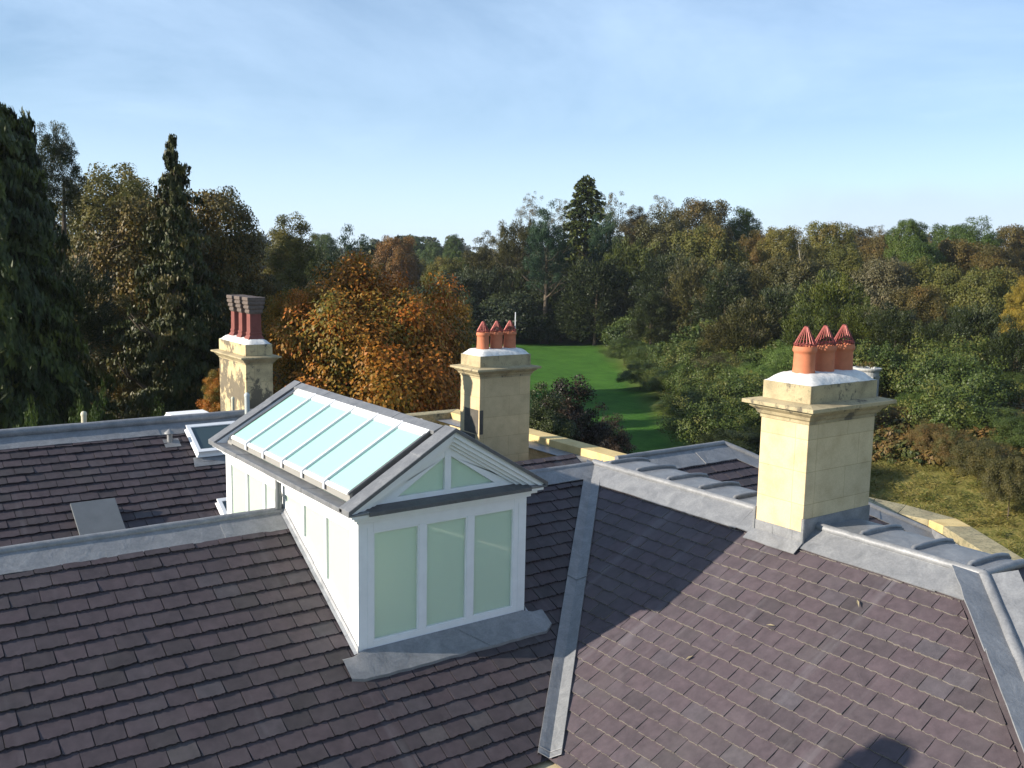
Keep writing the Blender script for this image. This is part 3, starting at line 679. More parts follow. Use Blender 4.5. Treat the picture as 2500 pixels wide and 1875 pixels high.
# downpipe on the lantern's left side where it meets the ridge
dp = MB(); dp.tube([lp(-.06, RL - .02, .09), lp(-.06, RL - .02, -.06), lp(-.06, RL - .03, -.16), lp(-.06, RL - .02, rz_side(RL) + .05)], [.036, .034, .042, .04], 12)
sub(dp.build('downpipe', GREY_METAL, smooth=True), LAN)

# ---------------- skylights, hatch, vents on the rear slope
def slope_box(x0, x1, ya, yb, h, zf, flare=.05):
    """box standing square on a slope; ya upper, yb lower"""
    NLv = Vector(NL)
    def q(x, y, o): return Vector((x, y, zf(y))) + NLv * o
    return q
def skylight(x0, x1, yu, yl, h, nm='skylight', label=None, apron=True):
    NLv = Vector(NL); q = lambda x, y, o: Vector((x, y, zB(y))) + NLv * o
    fr = MB(); e = .05
    ring = lambda o, g: [q(x0 - g, yl - g, o), q(x1 + g, yl - g, o), q(x1 + g, yu + g, o), q(x0 - g, yu + g, o)]
    prof = [(0, .0), (h * .35, .0), (h * .36, .03), (h * .55, .01), (h * .8, -.005), (h, .02), (h + .02, .02), (h + .02, -.045), (h - .01, -.05)]
    rows = [ring(o, g) for o, g in prof]; vs = [p for r in rows for p in r]
    fs = [(i * 4 + k, i * 4 + (k + 1) % 4, (i + 1) * 4 + (k + 1) % 4, (i + 1) * 4 + k) for i in range(len(rows) - 1) for k in range(4)]
    fr.mesh(vs, fs)
    F = P(fr.build(nm, PAINT, bevel=.003, label=label))
    g = MB(); g.face(ring(h + .005, -.04)); sub(g.build('glass', SKYGLASS), F)
    b = MB(); r0, r1 = ring(-.01, .008), ring(h * .34, .008); b.mesh(r0 + r1, [(k, (k + 1) % 4, 4 + (k + 1) % 4, 4 + k) for k in range(4)]); sub(b.build('kerb', GREY_METAL), F)
    if apron:
        a = MB(); a.face([q(x0 - .12, yl - .2, .03), q(x1 + .12, yl - .2, .03), q(x1 + .1, yl + .0, .036), q(x0 - .08, yl + .0, .036)]); sub(a.build('lead_apron', LEAD), F)
    return F
skylight(4.84, 5.66, 16.38, 15.76, .15, label='open white framed skylight near the rear ridge')
skylight(4.80, 5.60, 14.70, 14.16, .13, label='white skylight partly hidden by the lantern wall')
hb = MB(); NLv = Vector(NL)
q = lambda x, y, o: Vector((x, y, zB(y))) + NLv * o
o = [q(2.68, 14.35, 0), q(3.31, 14.35, 0), q(3.31, 14.99, 0), q(2.68, 14.99, 0)]; hb.prism([p + NLv * .13 for p in o], NLv * .035)
H_ = P(hb.build('roof_hatch', GREY_METAL, bevel=.005, label='flat grey metal hatch standing on the rear slope'))
hk = MB(); o = [q(2.73, 14.40, 0), q(3.26, 14.40, 0), q(3.26, 14.94, 0), q(2.73, 14.94, 0)]; hk.prism(o, NLv * .13); sub(hk.build('kerb', LEAD_DARK), H_)
vb = MB(); vz = zB(16.19)
vb.tube([(4.51, 16.19, vz - .03), (4.51, 16.19, vz + .17)], .045, 14); vb.lathe((4.51, 16.19, vz + .17), [(.095, 0), (.09, .01), (.005, .075)], 14); vb.face([q(4.40, 16.06, .03), q(4.66, 16.06, .03), q(4.66, 16.25, .034), q(4.40, 16.25, .034)])
P(vb.build('vent_pipe', mk_plain('zinc', (.25, .25, .25), .5, .5, 8, .3, .1, .3), smooth=True, label='short vent pipe with a conical cap'))
sk = MB(); sk.loft((5.08, 17.0, -3.06), [(.40, .30, -.1), (.40, .30, .0), (.33, .25, .10), (.33, .25, .13)]); P(sk.build('skylight', PAINT, label='white skylight kerb behind the rear ridge'))
def post(x, y, z0, z1, r, mat, cap=None, label=None):
    m = MB(); m.tube([(x, y, z0), (x, y, z1)], r, 12); m.lathe((x, y, z1), [(r * 1.15, -.03), (r * 1.15, .0), (r * .8, r * .7), (.002, r)], 12); P(m.build('vent_pipe', mat, smooth=True, label=label))
post(3.33, 17.0, -3.6, -2.80, .045, PIPE_B, label='beige vent pipe standing behind the rear ridge')
post(5.98, 16.5, -3.1, -2.60, .045, PIPE, label='pale grey vent pipe in front of the old chimney')
post(5.98, 17.25, -3.6, -2.76, .03, PIPE_B, label='thin beige pipe beside the old chimney')

# ---------------- chimneys
def chimney(cx0, cx1, cy0, cy1, zb, zt, stone, capst, block_h, corn_h, cap_h, label, proj_=.165):
    """body zb..zt, cornice above, block, flaunching"""
    m = MB(); m.box((cx0, cy0, zb), (cx1, cy1, zt)); B = P(m.build('chimney', stone, bevel=.008, origin=((cx0 + cx1) / 2, (cy0 + cy1) / 2, zb), label=label))
    c = ((cx0 + cx1) / 2, (cy0 + cy1) / 2, zt); hx, hy = (cx1 - cx0) / 2, (cy1 - cy0) / 2; k = corn_h
    m = MB(); m.loft(c, [(hx + .012, hy + .012, 0), (hx + .012, hy + .012, k * .16), (hx + .035, hy + .035, k * .24), (hx + .05, hy + .05, k * .40), (hx + proj_ * .62, hy + proj_ * .62, k * .58), (hx + proj_ * .66, hy + proj_ * .66, k * .68), (hx + proj_, hy + proj_, k * .72), (hx + proj_, hy + proj_, k * .90), (hx + .03, hy + .03, k * 1.02)])
    sub(m.build('cornice', capst, bevel=.004), B)
    z1 = zt + corn_h; ins = .0
    m = MB(); m.box((cx0 + ins, cy0 + ins, z1 - .02), (cx1 - ins, cy1 - ins, z1 + block_h)); sub(m.build('top_block', STONE_CAP if stone is not STONE_OLD else STONE_OLD, bevel=.008), B)
    # mortar flaunching: domed
    m = MB(); z2 = z1 + block_h; nx, ny = 22, 14; rf = random.Random(int(cx0 * 100)); grid = []
    for j in range(ny + 1):
        for i in range(nx + 1):
            fx, fy = -1 + 2 * i / nx, -1 + 2 * j / ny
            e = min(1, (1 - abs(fx)) * hx / .17) ; e2 = min(1, (1 - abs(fy)) * hy / .17)
            hgt = cap_h * (math.sin(e * math.pi / 2) * math.sin(e2 * math.pi / 2)) ** .8 + rf.uniform(-.004, .004) * (e > 0)
            grid.append((c[0] + fx * (hx - .004), c[1] + fy * (hy - .004), z2 + .001 + max(0, hgt)))
    m.mesh(grid, [(j * (nx + 1) + i, j * (nx + 1) + i + 1, (j + 1) * (nx + 1) + i + 1, (j + 1) * (nx + 1) + i) for j in range(ny) for i in range(nx)])
    sub(m.build('flaunching', FLAUNCH, smooth=True), B)
    return B, z2 + cap_h
def pot(B, x, y, z, h, r, tint_mat=TERRA):
    m = MB(); m.lathe((x, y, z - .03), [(r * 1.06, 0), (r, h * .3), (r * .97, h * .8), (r * .99, h * .86), (r * 1.10, h * .90), (r * 1.12, h * .97), (r * 1.04, h + .03), (r * .86, h + .03), (r * .8, h * .6)], 28)
    sub(m.build('chimney_pot', tint_mat, smooth=True), B)
    w = MB(); zt = z + h; rc = random.Random(int(x * 1000)); ch = .215
    for i in range(18):
        a = 2 * math.pi * i / 18 + .1; w.tube([(x + r * .92 * math.cos(a), y + r * .92 * math.sin(a), zt - .01), (x + r * .95 * math.cos(a), y + r * .95 * math.sin(a), zt + .03), (x + .022 * math.cos(a), y + .022 * math.sin(a), zt + ch)], .0058, 5)
        b = a + .26; w.tube([(x + r * math.cos(a), y + r * math.sin(a), zt + .01), (x + r * 1.02 * math.cos(b), y + r * 1.02 * math.sin(b), zt + .03 + rc.uniform(-.01, .01)), (x + r * math.cos(a + .52), y + r * math.sin(a + .52), zt + .01)], .006, 5)
    for hh, rr in ((.035, .9), (.08, .72), (.13, .46)):
        n = 14; w.tube([(x + r * rr * math.cos(2 * math.pi * i / n), y + r * rr * math.sin(2 * math.pi * i / n), zt + hh) for i in range(n + 1)], .0035, 4, False)
    w.tube([(x, y, zt + ch - .01), (x, y, zt + ch + .012)], .024, 8)
    sub(w.build('wire_cowl', WIRE), B)
# right chimney
B, zc = chimney(CX0, CX1, CY0, CY1, -3.45, -1.80, STONE, STONE_CAP, .205, .225, .105, 'clean sandstone chimney on the right ridge, largest in view')
for i in range(3): pot(B, 8.95 + .355 * i, 6.75, zc - .0, .30, .122)
m = MB()   # lead dressed round the foot
for a, b in (((CX0 + .0, CY0 - .012, -3.5), (CX1 + .01, CY0 - .002, RZ + .16)), ((CX1 + .002, CY0 - .01, -3.4), (CX1 + .012, CY1 + .01, RZ + .16)), ((CX0 - .006, CY1 + .002, -3.45), (CX1 + .01, CY1 + .012, RZ + .17))): m.box(a, b)
for i in range(5): yy = CY0 - .01 + (CY1 - CY0 + .02) * i / 5; m.box((CX0 - .010 - .003 * (i % 2), yy, -3.4), (CX0 - .002, yy + (CY1 - CY0 + .02) / 5, zR(CX0) + .16))
m.tube([(CX0 - .01, CY0 - .014, zR(CX0) - .05), (CX0 - .006, CY0 - .012, RZ + .17)], .022, 8); m.tube([(CX0 - .01, CY1 + .012, zR(CX0) - .05), (CX0 - .006, CY1 + .012, RZ + .17)], .018, 8)
sub(m.build('lead_flashing', LEAD), B)
# middle chimney
B, zc = chimney(10.57, 11.845, 15.8, 16.53, -5.0, -2.51, STONE_MID, STONE_CAP, .23, .225, .115, 'sandstone chimney with three short red pots behind the lantern')
for i in range(3): pot(B, 10.87 + .34 * i, 16.16, zc, .345, .128)
m = MB(); m.tube([(11.70, 16.18, zc - .05), (11.70, 16.18, zc + .74)], .010, 6); sub(m.build('aerial_rod', BAR_METAL), B)
m = MB(); m.box((10.566, 15.84, -3.66), (10.572, 16.36, -3.16)); m.box((10.566, 15.95, -4.0), (10.5725, 16.53, -3.68)); m.box((10.568, 15.796, -3.66), (10.66, 15.80, -3.16))
sub(m.build('sooty_stone', mk_plain('soot_blackened_stone', (.10, .09, .075), .9, .2, 7, .5, .2)), B)
# old left chimney
B, zc = chimney(6.22, 6.75, 17.2, 18.69, -3.8, -2.14, STONE_OLD, STONE_CAP, .215, .155, .10, 'old soot stained chimney with three tall square red pots', .13)
for i in range(3):
    y = 17.46 + .43 * i; z = zc - .04; x = 6.49
    m = MB(); m.loft((x, y, z), [(.155, .13, 0), (.15, .125, .05), (.118, .10, .10), (.125, .105, .13), (.125, .105, .15), (.112, .095, .16), (.108, .09, .52)])
    Q = sub(m.build('chimney_pot', TERRA_OLD, bevel=.004, label='tall square old red clay pot with stepped dark head'), B)
    m = MB(); m.loft((x, y, z), [(.11, .092, .50), (.135, .115, .53), (.135, .115, .57), (.125, .105, .58), (.155, .13, .61), (.155, .13, .65), (.14, .12, .66), (.17, .145, .69), (.17, .145, .73), (.155, .135, .74), (.175, .15, .76), (.175, .15, .82), (.12, .10, .82)])
    sub(m.build('pot_head', TERRA_SOOT, bevel=.006), B)
# chimney out of frame to the left whose shadow falls at the lower right
B, zc = chimney(-2.05, -1.75, 6.58, 6.91, -5.4, -.84, STONE, STONE_CAP, .2, .2, .08, 'sandstone chimney standing beyond the left edge', .03)

# ---------------- parapets and walls
def ribbon(name, pin, pout, z0, z1, mat, label=None):
    m = MB(); n = len(pin)
    for i in range(n - 1):
        m.prism([(*pin[i], z0), (*pin[i + 1], z0), (*pout[i + 1], z0), (*pout[i], z0)], (0, 0, z1 - z0))
    return P(m.build(name, mat, bevel=.012, label=label))
pin = [(13.95, 12.5), (13.95, 9.02), (14.05, 8.57), (14.12, 8.07)]; pout = [(14.6, 12.5), (14.62, 9.36), (14.68, 8.81), (14.6, 7.88)]
ribbon('parapet', pin, pout, -4.32, -4.10, STONE_PAR, 'lichen covered stone parapet bending round behind the right chimney')
ribbon('parapet', [(14.12, 8.07), (13.99, 7.75)], [(14.6, 7.88), (14.36, 7.50)], -4.32, -4.098, STONE_YEL, 'new pale coping stone in the old parapet')
ribbon('parapet', [(13.99, 7.75), (13.2, 6.68), (12.2, 5.3), (12.2, -2)], [(14.36, 7.50), (13.40, 6.20), (12.62, 5.1), (12.62, -2)], -4.32, -4.10, STONE_PAR, 'lichen covered parapet descending to the right edge')
m = MB(); m.face([(11.6, -2, -4.38), (14.2, -2, -4.38), (14.2, 12.5, -4.38), (11.6, 12.5, -4.38)]); 
for a, b in zip([(13.95, 12.5), (13.95, 9.02), (14.05, 8.57), (14.12, 8.07), (13.2, 6.68), (12.2, 5.3)], [(13.95, 9.02), (14.05, 8.57), (14.12, 8.07), (13.2, 6.68), (12.2, 5.3), (12.2, -2)]):
    m.face([(a[0] - .02, a[1], -4.38), (b[0] - .02, b[1], -4.38), (b[0] - .02, b[1], -4.2), (a[0] - .02, a[1], -4.2)])
m.face([(12.3, 13.4, -4.21), (12.76, 13.4, -4.21), (12.76, 20.4, -4.21), (12.3, 20.4, -4.21)])
P(m.build('gutter_lining', LEAD))
ribbon('parapet', [(12.75, 13.0), (12.75, 20.4)], [(13.2, 13.0), (13.2, 20.8)], -4.30, -4.05, STONE_YEL, 'yellow stone parapet right of the middle chimney')
ribbon('parapet', [(12.75, 20.4), (8.0, 20.4)], [(13.2, 20.8), (8.0, 20.8)], -4.30, -4.05, STONE_PAR, 'mossy parapet corner left of the middle chimney')
m = MB()
for a, b in (((-3.4, EAVE_Y - .7, -13.5), (13.0, 20.6, -4.95)), ((EAVE_X - .5, -3, -13.5), (12.3, EAVE_Y, -5.3)), ((12.3, 7.0, -13.5), (14.3, 12.4, -4.5)), ((12.6, 13.2, -13.5), (13.1, 20.7, -4.33)), ((12.0, -3, -13.5), (12.5, 5.5, -4.33))): m.box(a, b)
P(m.build('wall', STONE))
# pale dead leaves lying on the right slope
for k, (x, y, a) in enumerate(((7.62, 5.95, .4), (6.95, 6.42, 1.2), (8.2, 5.35, 2.3))):
    m = MB(); c = Vector(Rp(x, y, .034)); U_ = Vector(UR) * math.cos(a) + Vector(DR) * math.sin(a); V_ = Vector(NR).cross(U_); n_ = Vector(NR)
    m.mesh([c - U_ * .05, c + V_ * .014 + n_ * .012, c + U_ * .045 + n_ * .004, c - V_ * .012 + n_ * .010, c + U_ * .085 + n_ * .01], [(0, 1, 2, 3), (2, 1, 4)])
    o = m.build('dead_leaf', mk_plain('dead_leaf_tan', (.26, .22, .14), .8, .2, 20, .4, .0) if k == 0 else bpy.data.materials['dead_leaf_tan'], origin=tuple(c))
    tag(o, ('pale dead leaf on the sunlit slates, right of the shadow tip', 'pale dead leaf on the sunlit slates just below the shadow tip', 'small pale dead leaf on the slates below the right chimney')[k], 'leaf')
# ================================================================== GROUND
GZ = -13.0
def ground(x, y):
    """lawn is flat; the right-hand side rises in a bank, the far right in a gentle hill"""
    t = np.clip((x * .80 - y * .60 - 6.0) / 30.0, 0, 1); t = t * t * (3 - 2 * t)
    r = np.sqrt(x * x + y * y); far = np.clip((r - 150) / 250, 0, 1)
    b = np.clip((r - 43) / 14, 0, 1)
    return GZ + 3.2 * t * b + 3.0 * far * (1 + .6 * np.sin(x * .011 + 1) * np.cos(y * .009)) + .25 * np.sin(x * .21) * np.sin(y * .17 + 1) * t
def build_ground():
    # polar sheet so that near ground is fine and the horizon is reached
    rad = np.concatenate([np.linspace(0, 140, 57), np.geomspace(145, 5000, 40)]); n = 180
    A = np.linspace(0, 2 * math.pi, n, endpoint=False); Rr, Aa = np.meshgrid(rad[1:], A, indexing='ij')
    X, Y = Rr * np.sin(Aa), Rr * np.cos(Aa); Z = ground(X, Y)
    v = np.stack([X, Y, Z], -1).reshape(-1, 3); v = np.vstack([v, [[0, 0, GZ]]]); m = len(rad) - 1; c = len(v) - 1
    f = [(i * n + k, (i + 1) * n + k, (i + 1) * n + (k + 1) % n, i * n + (k + 1) % n) for i in range(m - 1) for k in range(n)] + [(c, k, (k + 1) % n) for k in range(n)]
    me = bpy.data.meshes.new('ground'); me.from_pydata(v.tolist(), [], f); me.polygons.foreach_set('use_smooth', [True] * len(f)); me.update()
    mt, nt, b, o = mat_new('lawn_and_rough_grass'); vc = coord(nt)
    n1 = noise(nt, .22, 9, .7, vc); n2 = noise(nt, 6, 5, .7, vc); n3 = noise(nt, .05, 4, .6, vc)
    lawn = ramp(nt, [(.3, (.032, .090, .012)), (.55, (.050, .130, .017)), (.8, (.085, .16, .028))], n1.outputs['Fac']).outputs[0]
    lawn = mixc(nt, .5, lawn, ramp(nt, [(.3, (.45, .5, .5)), (.7, (1.6, 1.5, 1.5))], noise(nt, 1.6, 8, .75, coord(nt, (1, .35, 1), (0, 0, .6))).outputs['Fac']).outputs[0], 'MULTIPLY')
    rough = ramp(nt, [(.3, (.08, .095, .02)), (.5, (.17, .155, .045)), (.7, (.27, .21, .08))], n2.outputs['Fac']).outputs[0]
    # rough grass only on the bank (height above the lawn)
    s = nt.nodes.new('ShaderNodeSeparateXYZ'); nt.links.new(vc, s.inputs[0])
    mr = nt.nodes.new('ShaderNodeMapRange'); mr.inputs['From Min'].default_value = GZ + .12; mr.inputs['From Max'].default_value = GZ + .45
    nt.links.new(s.outputs[2], mr.inputs['Value'])
    c = mixc(nt, mr.outputs[0], lawn, rough)
    nt.links.new(c, b.inputs['Base Color']); b.inputs['Roughness'].default_value = .9; b.inputs['Specular IOR Level'].default_value = .1
    bump(nt, b, n2.outputs['Fac'], .8, .15); me.materials.append(mt)
    g = bpy.data.objects.new('ground', me); COL.objects.link(g); tag(g, kind='structure'); return g
build_ground()

# ================================================================== FOLIAGE
def leaves_mesh(name, C, Nn, Up, L, Wd, tint, mat):
    """C centres (n,3); Nn normals; Up leaf long axis; L,Wd sizes; diamond shaped leaves"""
    n = len(C)
    U = Up / (np.linalg.norm(Up, axis=1, keepdims=True) + 1e-9)
    S_ = np.cross(U, Nn); S_ /= (np.linalg.norm(S_, axis=1, keepdims=True) + 1e-9)
    L = np.asarray(L).reshape(-1, 1) * np.ones((n, 1)); Wd = np.asarray(Wd).reshape(-1, 1) * np.ones((n, 1))
    fold = np.cross(S_, U) * Wd * .10
    v = np.stack([C - U * L * .5, C + S_ * Wd * .5 - U * L * .05 + fold, C + U * L * .5, C - S_ * Wd * .5 - U * L * .05 + fold], 1).reshape(-1, 3)
    me = bpy.data.meshes.new(name); me.vertices.add(4 * n); me.vertices.foreach_set('co', v.ravel())
    me.loops.add(4 * n); me.loops.foreach_set('vertex_index', np.arange(4 * n, dtype=np.int32))
    me.polygons.add(n); me.polygons.foreach_set('loop_start', np.arange(0, 4 * n, 4, dtype=np.int32)); me.polygons.foreach_set('loop_total', np.full(n, 4, dtype=np.int32))
    a = me.attributes.new('tint', 'FLOAT', 'FACE'); a.data.foreach_set('value', np.clip(tint, 0, 1).astype(np.float32))
    me.update(calc_edges=True); me.materials.append(mat); return me
def unit(rg, n):
    d = rg.normal(size=(n, 3)); return d / np.linalg.norm(d, axis=1, keepdims=True)
def crown_blob(seed, clusters, per, R=1.0, H=1.0, leaf=(.045, .035), style='broad', low=-.35, cl=(.16, .30), irregular=.18):
    """crown of radius R, height 2H about the origin: leaf clusters over a lumpy dome plus thin inner fill"""
    rg = np.random.default_rng(seed); C = []; D = []; T = []; A = []
    d = unit(rg, clusters * 3); d = d[d[:, 2] > low][:clusters]; k = len(d)
    ph = rg.uniform(0, 6.28, 6)
    lump = 1 + irregular * (np.sin(3 * np.arctan2(d[:, 1], d[:, 0]) + ph[0]) * .5 + np.sin(5 * d[:, 2] + ph[1]) * .4 + rg.normal(size=k) * .55)
    rr = np.clip(rg.uniform(.55, .88, k) * lump, .35, .98)
    cc = d * rr[:, None] * np.array([R, R, H]); cr = rg.uniform(cl[0], cl[1], k) * (1 if style != 'yew' else 1.0)
    ct = rg.normal(.5, .16, k)
    for i in range(k):
        m = int(min(per, 330) * min(2.2, (cr[i] / (.23 if R < 2 else .62)) ** 1.6))
        e = unit(rg, m); out = d[i] * .6 + np.array([0, 0, .25]); e = e + out * rg.uniform(0, 1.0, (m, 1)); e /= np.linalg.norm(e, axis=1, keepdims=True)
        r = cr[i] * rg.uniform(.12, 1.08, (m, 1)) ** .6
        flat = np.array([1, 1, .72 if style == 'broad' else .9])
        p = cc[i] + e * r * flat * min(R, H) ** .3
        C.append(p); D.append(e); T.append(ct[i] + rg.normal(0, .08, m)); A.append(np.repeat(d[i][None], m, 0))
    fill = unit(rg, clusters * min(per, 330) // 6); fill = fill[fill[:, 2] > low - .15]; m = len(fill)
    p = fill * rg.uniform(.25, .75, (m, 1)) * np.array([R, R, H]); C.append(p); D.append(fill); T.append(rg.normal(.4, .12, m)); A.append(fill)
    C, D, T, A = np.vstack(C), np.vstack(D), np.concatenate(T), np.vstack(A); n = len(C)
    sxy = np.percentile(np.hypot(C[:, 0], C[:, 1]), 98.5); C[:, :2] *= R / sxy; C[:, 2] *= H / np.percentile(C[:, 2], 99.7)
    Nn = D * 1.0 + A * 1.0 + np.array([0, 0, .3]) + rg.normal(size=(n, 3)) * .27
    if style == 'broad': Up = rg.normal(size=(n, 3)) + np.array([0, 0, -.5]) + D * .4
    elif style == 'yew': Up = A * .9 + np.array([0, 0, .5]) + rg.normal(size=(n, 3)) * .38; Nn = D + A * .9 + rg.normal(size=(n, 3)) * .40
    elif style == 'chestnut': Up = D * .7 + np.array([0, 0, -.75]) + rg.normal(size=(n, 3)) * .4
    else: Up = rg.normal(size=(n, 3))
    sc_ = rg.uniform(.7, 1.35, n)
    return C, Nn, Up, leaf[0] * sc_, leaf[1] * sc_, T
def conifer(seed, n_lv=34, per=26, top=.02, base=.30, droop=.5, leaf=(.055, .012), z0=.08, power=.85, hang=True, gap=.0):
    """height 1, radius 'base' at the bottom: whorls of branches carrying sprays"""
    rg = np.random.default_rng(seed); C = []; N_ = []; U = []; T = []
    for i in range(n_lv):
        f = (i + rg.uniform(-.3, .3)) / n_lv; z = z0 + (1 - z0) * f + rg.normal(0, .004); R = top + (base - top) * (1 - f) ** power * rg.uniform(.8, 1.12)
        nb = int(7 + 9 * (1 - f)); a0 = rg.uniform(0, 6.28)
        for b in range(nb):
            if rg.random() < gap: continue
            a = a0 + 6.283 * b / nb + rg.normal(0, .22); Rb = R * rg.uniform(.45, 1.15); zj = rg.normal(0, .011); m = max(6, int(per * (Rb / base + .22) * 1.3))
            t = rg.uniform(.12, 1, m) ** .7; dirn = np.array([math.cos(a), math.sin(a), 0])
            zc = z + zj + .03 * t * Rb / base - droop * Rb * t ** 2
            side = np.array([-math.sin(a), math.cos(a), 0]); w = rg.normal(0, .16, m) * Rb * (1.15 - t)
            p = dirn * (Rb * t)[:, None] + side * w[:, None]; p[:, 2] = zc + rg.normal(0, .005, m)
            tt = rg.normal(.5, .18) + rg.normal(0, .12, m)
            if hang:
                hl = leaf[0] * rg.uniform(.5, 1.4, m); p[:, 2] -= hl * .4; up = np.tile([0, 0, -1.], (m, 1)) + rg.normal(size=(m, 3)) * .42 + dirn * .15
            else:
                up = dirn * .9 + np.array([0, 0, -.1]) + rg.normal(size=(m, 3)) * .45; hl = leaf[0] * rg.uniform(.6, 1.3, m)
            C.append(p); U.append(up); T.append(tt); N_.append(dirn + rg.normal(size=(m, 3)) * .5 + np.array([0, 0, .4])); 
            if i == 0 and b == 0: HL = [hl]
            else: HL.append(hl)
    C = np.vstack(C); n = len(C); hl = np.concatenate(HL); C[:, :2] *= base / np.percentile(np.hypot(C[:, 0], C[:, 1])[C[:, 2] < .35], 97); C[:, 2] *= 1 / np.percentile(C[:, 2], 99.95)
    return C, np.vstack(N_), np.vstack(U), hl, leaf[1] * rg.uniform(.7, 1.4, n), np.concatenate(T)
def trunk_mesh(name, h, r, limbs, seed, mat, spread=.5, start=.35):
    rg = random.Random(seed); mb = MB(); lean = (rg.uniform(-.03, .03) * h, rg.uniform(-.03, .03) * h)
    mb.tube([(lean[0] * t * t, lean[1] * t * t, h * t) for t in (0, .03, .25, .5, .75, 1)], [r * 1.5, r, r * .8, r * .62, r * .4, r * .1], 8)
    for i in range(limbs):
        z = h * rg.uniform(start, .88); a = rg.uniform(0, 6.28); L = spread * h * rg.uniform(.4, 1) * (1.15 - z / h); r0 = r * .45 * (1.2 - z / h)
        pts = [Vector((0, 0, z))]
        for q in range(1, 5): pts.append(pts[-1] + Vector((math.cos(a), math.sin(a), .55 + .15 * q)) * (L / 4) + Vector((rg.uniform(-.06, .06), rg.uniform(-.06, .06), 0)) * L)
        mb.tube(pts, [r0, r0 * .75, r0 * .5, r0 * .3, r0 * .08], 6)
        for w in range(2):
            p = pts[rg.choice((2, 3))]; a2 = a + rg.choice((-1, 1)) * rg.uniform(.5, 1.1); l2 = L * .45
            mb.tube([p, p + Vector((math.cos(a2), math.sin(a2), .5)) * l2 * .5, p + Vector((math.cos(a2), math.sin(a2), .9)) * l2], [r0 * .4, r0 * .25, r0 * .05], 5)
    me = bpy.data.meshes.new(name); me.from_pydata(mb.v, [], mb.f); me.materials.append(mat); me.polygons.foreach_set('use_smooth', [True] * len(me.polygons)); me.update(); return me
def bare_mesh(name, seed, mat, fine=4, twist=.28, up=.55):
    """branching bare crown, height 1"""
    rg = random.Random(seed); mb = MB()
    def grow(p, d, L, r, lev):
        pts = [p]; rs = [r]; q = p; dd = d
        for s in range(3):
            dd = (dd + Vector((rg.uniform(-twist, twist), rg.uniform(-twist, twist), rg.uniform(-.05, .2)))).normalized(); q = q + dd * L / 3; pts.append(q); rs.append(r * (1 - .22 * (s + 1)))
        mb.tube(pts, rs, 5 if lev else 7, False)
        if lev < fine:
            for c in range(rg.choice((2, 3, 3))):
                a = rg.uniform(0, 6.28); nd = (dd * up + Vector((math.cos(a), math.sin(a), rg.uniform(0, .5))) * .5).normalized(); grow(pts[rg.choice((1, 2, 3))], nd, L * rg.uniform(.55, .8), rs[-1] * .75, lev + 1)
    grow(Vector((0, 0, 0)), Vector((0, 0, 1)), .36, .022, 0); grow(Vector((0, 0, .28)), Vector((.1, 0, 1)).normalized(), .3, .018, 1)
    me = bpy.data.meshes.new(name); me.from_pydata(mb.v, [], mb.f); me.materials.append(mat); me.update(); return me

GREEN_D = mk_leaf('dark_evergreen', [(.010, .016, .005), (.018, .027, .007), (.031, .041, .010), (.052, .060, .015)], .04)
GREEN_B = mk_leaf('blue_green_evergreen', [(.010, .024, .014), (.018, .042, .020), (.030, .062, .026), (.045, .08, .032)], .06)
GREEN_Y = mk_leaf('gold_green_evergreen', [(0.0187, 0.0306, 0.0059), (0.0382, 0.0527, 0.0085), (0.0680, 0.0808, 0.0119), (0.1062, 0.1105, 0.0170)], .08)
BROWN_Y = mk_leaf('brown_green_evergreen', [(0.0255, 0.0289, 0.0085), (0.0467, 0.0467, 0.0127), (0.0765, 0.0680, 0.0187), (0.1105, 0.0850, 0.0238)], .08)
OLIVE = mk_leaf('olive_leaves', [(0.0504, 0.0588, 0.0118), (0.0840, 0.0882, 0.0168), (0.1260, 0.1176, 0.0235), (0.1680, 0.1176, 0.0269)], .2)
BROWN = mk_leaf('autumn_brown_leaves', [(0.0492, 0.0451, 0.0123), (0.0820, 0.0672, 0.0164), (0.1148, 0.0804, 0.0197), (0.1558, 0.0779, 0.0180)], .2)
GREYB = mk_leaf('grey_brown_twigs', [(0.0595, 0.0578, 0.0255), (0.0892, 0.0808, 0.0357), (0.1148, 0.0978, 0.0467), (0.1360, 0.1020, 0.0382)], .15)
MIDG = mk_leaf('mid_green_leaves', [(0.0289, 0.0527, 0.0085), (0.0459, 0.0765, 0.0119), (0.0663, 0.1003, 0.0153), (0.0935, 0.1148, 0.0187)], .2)
LITEG = mk_leaf('bright_green_leaves', [(.055, .09, .016), (.08, .13, .024), (.11, .165, .032), (.14, .19, .045)], .2)
ORANGE = mk_leaf('orange_chestnut_leaves', [(.055, .070, .014), (.13, .115, .018), (.25, .145, .020), (.38, .150, .018), (.42, .115, .015), (.42, .24, .04)], .28, var=.0)
ORANGE2 = mk_leaf('rust_leaves', [(.06, .05, .014), (.12, .07, .016), (.19, .085, .016), (.24, .13, .025)], .2)
YELLOW = mk_leaf('yellow_leaves', [(.13, .11, .02), (.22, .17, .025), (.30, .21, .03), (.28, .14, .02)], .28)
CHESTD = mk_leaf('dull_chestnut_leaves', [(0.0270, 0.0324, 0.0081), (0.0495, 0.0504, 0.0108), (0.0810, 0.0630, 0.0117), (0.1350, 0.0792, 0.0126), (0.1440, 0.1260, 0.0180)], .12)
OLIVEY = mk_leaf('yellow_olive_leaves', [(0.0630, 0.0702, 0.0126), (0.1080, 0.0990, 0.0198), (0.1530, 0.1260, 0.0252), (0.1890, 0.1395, 0.0270)], .25)
RHODO = mk_leaf('rhododendron_leaves', [(0.0234, 0.0406, 0.0078), (0.0421, 0.0655, 0.0117), (0.0686, 0.0952, 0.0172), (0.1092, 0.1092, 0.0234)], .14, rough=.5)
